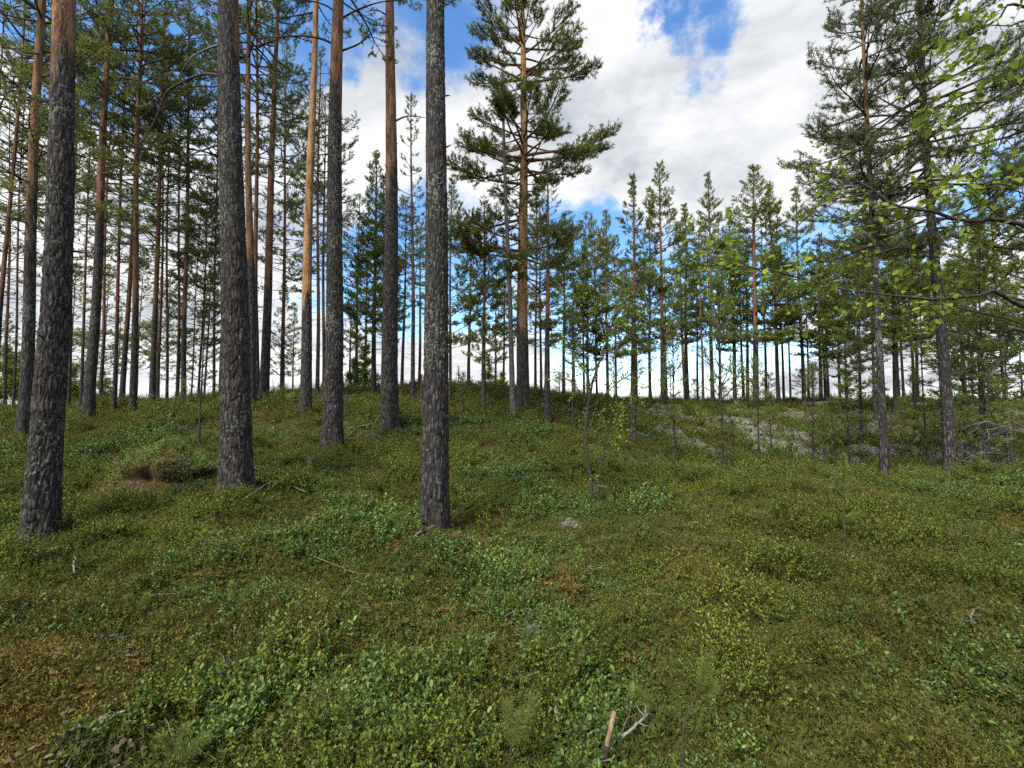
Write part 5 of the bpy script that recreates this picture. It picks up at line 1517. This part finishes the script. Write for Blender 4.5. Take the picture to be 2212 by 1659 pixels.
def root_stump():
    D = 15.5; p = P(868, 842, D); z = hz(p[0], D); rng = np.random.default_rng(2)
    root = thing('uprooted_stump', 'low reddish brown uprooted stump on the skyline right of the scarred pine', 'stump', (p[0], D, z))
    a = Acc()
    for q in range(16):
        az = rng.uniform(0, 6.28); d = np.array([math.cos(az), math.sin(az) * 0.6, rng.uniform(0.1, 1.1)]); pts = [np.array([0, 0, 0.02])]
        for s in range(4): d = norm(d + rng.normal(0, 0.3, 3)); pts.append(pts[-1] + d * rng.uniform(0.08, 0.13))
        tube(a, pts, [0.07, 0.055, 0.04, 0.025, 0.01], 6)
    link('root_mass', a.mesh('root_mass', M['limb_orange'], True), root)


root_stump()


def post():
    D = 14.5; p = P(910, 860, D); z = hz(p[0], D)
    root = thing('broken_tree', 'short dark broken tree stem standing left of the central foreground trunk', 'stump', (p[0], D, z))
    a = Acc(); t = P(909, 808, D)[2] - z
    tube(a, [[0, 0, -.1], [0.01, 0, t * .3], [0, 0.01, t * .6], [0.01, 0, t * 0.97], [0.015, 0, t]], [0.034, 0.03, 0.028, 0.026, 0.016], 8)
    link('stem', a.mesh('broken_stem', M['branch'], True), root)


post()
for i, (u, v, D, lab) in enumerate([(770, 848, 15.5, 'pale logging slash heap on the skyline left of the scarred pine'), (150, 893, 22, 'thin grey slash heap on the cut ground behind the leftmost thick trunk'), (215, 892, 22, 'grey slash heap on the cut ground right of the slim leaning pine'),
                                    (1250, 905, 14, 'dark brushwood heap behind the young birch'), (1210, 905, 14.5, 'tangle of dead branches right of the reddish pine')]):
    p = P(u, v, D); z = hz(p[0], D); rng = np.random.default_rng(40 + i)
    root = thing('slash_heap', lab, 'brushwood', (p[0], D, z))
    for q in range(16):
        a = Acc(); c = np.array([rng.normal(0, 0.55), rng.normal(0, 0.35), abs(rng.normal(0.05, 0.05))]); d = norm([rng.normal(0, 1), rng.normal(0, 0.5), rng.normal(0.05, 0.12)]); l = rng.uniform(0.4, 1.0)
        pts = [c, c + d * l * .4 + rng.normal(0, .03, 3), c + d * l * .75 + rng.normal(0, .04, 3), c + d * l]
        tube(a, pts, [0.02, 0.016, 0.011, 0.005], 5); link('branch', a.mesh('slash_branch', M['dead' if i < 3 else 'branch'], True), root)


def dead_bush(label, u, v, D, hgt, seed):
    """dry grey twiggy young tree"""
    rng = np.random.default_rng(seed); p = P(u, v, D); z = hz(p[0], D)
    root = thing('dead_bush', label, 'dead bush', (p[0], D, z - 0.03), 'dry grey bushes at the right')
    a = Acc(); t = np.linspace(0, hgt, 8); st = np.column_stack([rng.normal(0, 0.02, 8), rng.normal(0, 0.02, 8), t]); tube(a, st, np.linspace(0.018, 0.005, 8), 6); link('trunk', a.mesh('bush_trunk', M['birch_bark'], True), root)
    for q in range(18):
        b = Acc(); i = int(rng.integers(1, 8)); az = rng.uniform(0, 6.28); d = np.array([math.cos(az), math.sin(az), rng.uniform(-0.5, 0.4)]); pts = [st[i]]
        for s in range(5): d = norm(d + rng.normal(0, 0.2, 3) + [0, 0, -0.03]); pts.append(pts[-1] + d * rng.uniform(0.06, 0.12))
        twig_growth(rng, b, np.array(pts), 0.006, [], 5, (0.08, 0.25), 0.1, 0, 0.2)
        link('branch', b.mesh('bush_branch', M['dead'], True), root)


dead_bush('dry grey twiggy bush at the right edge, left of the others', 2135, 990, 8.6, 1.0, 1)
dead_bush('dry grey twiggy bush touching the right picture edge', 2190, 992, 8.4, 1.2, 2)
dead_bush('dry twiggy bush at the foot of the broad lichened pine', 2085, 985, 9.6, 0.7, 3)
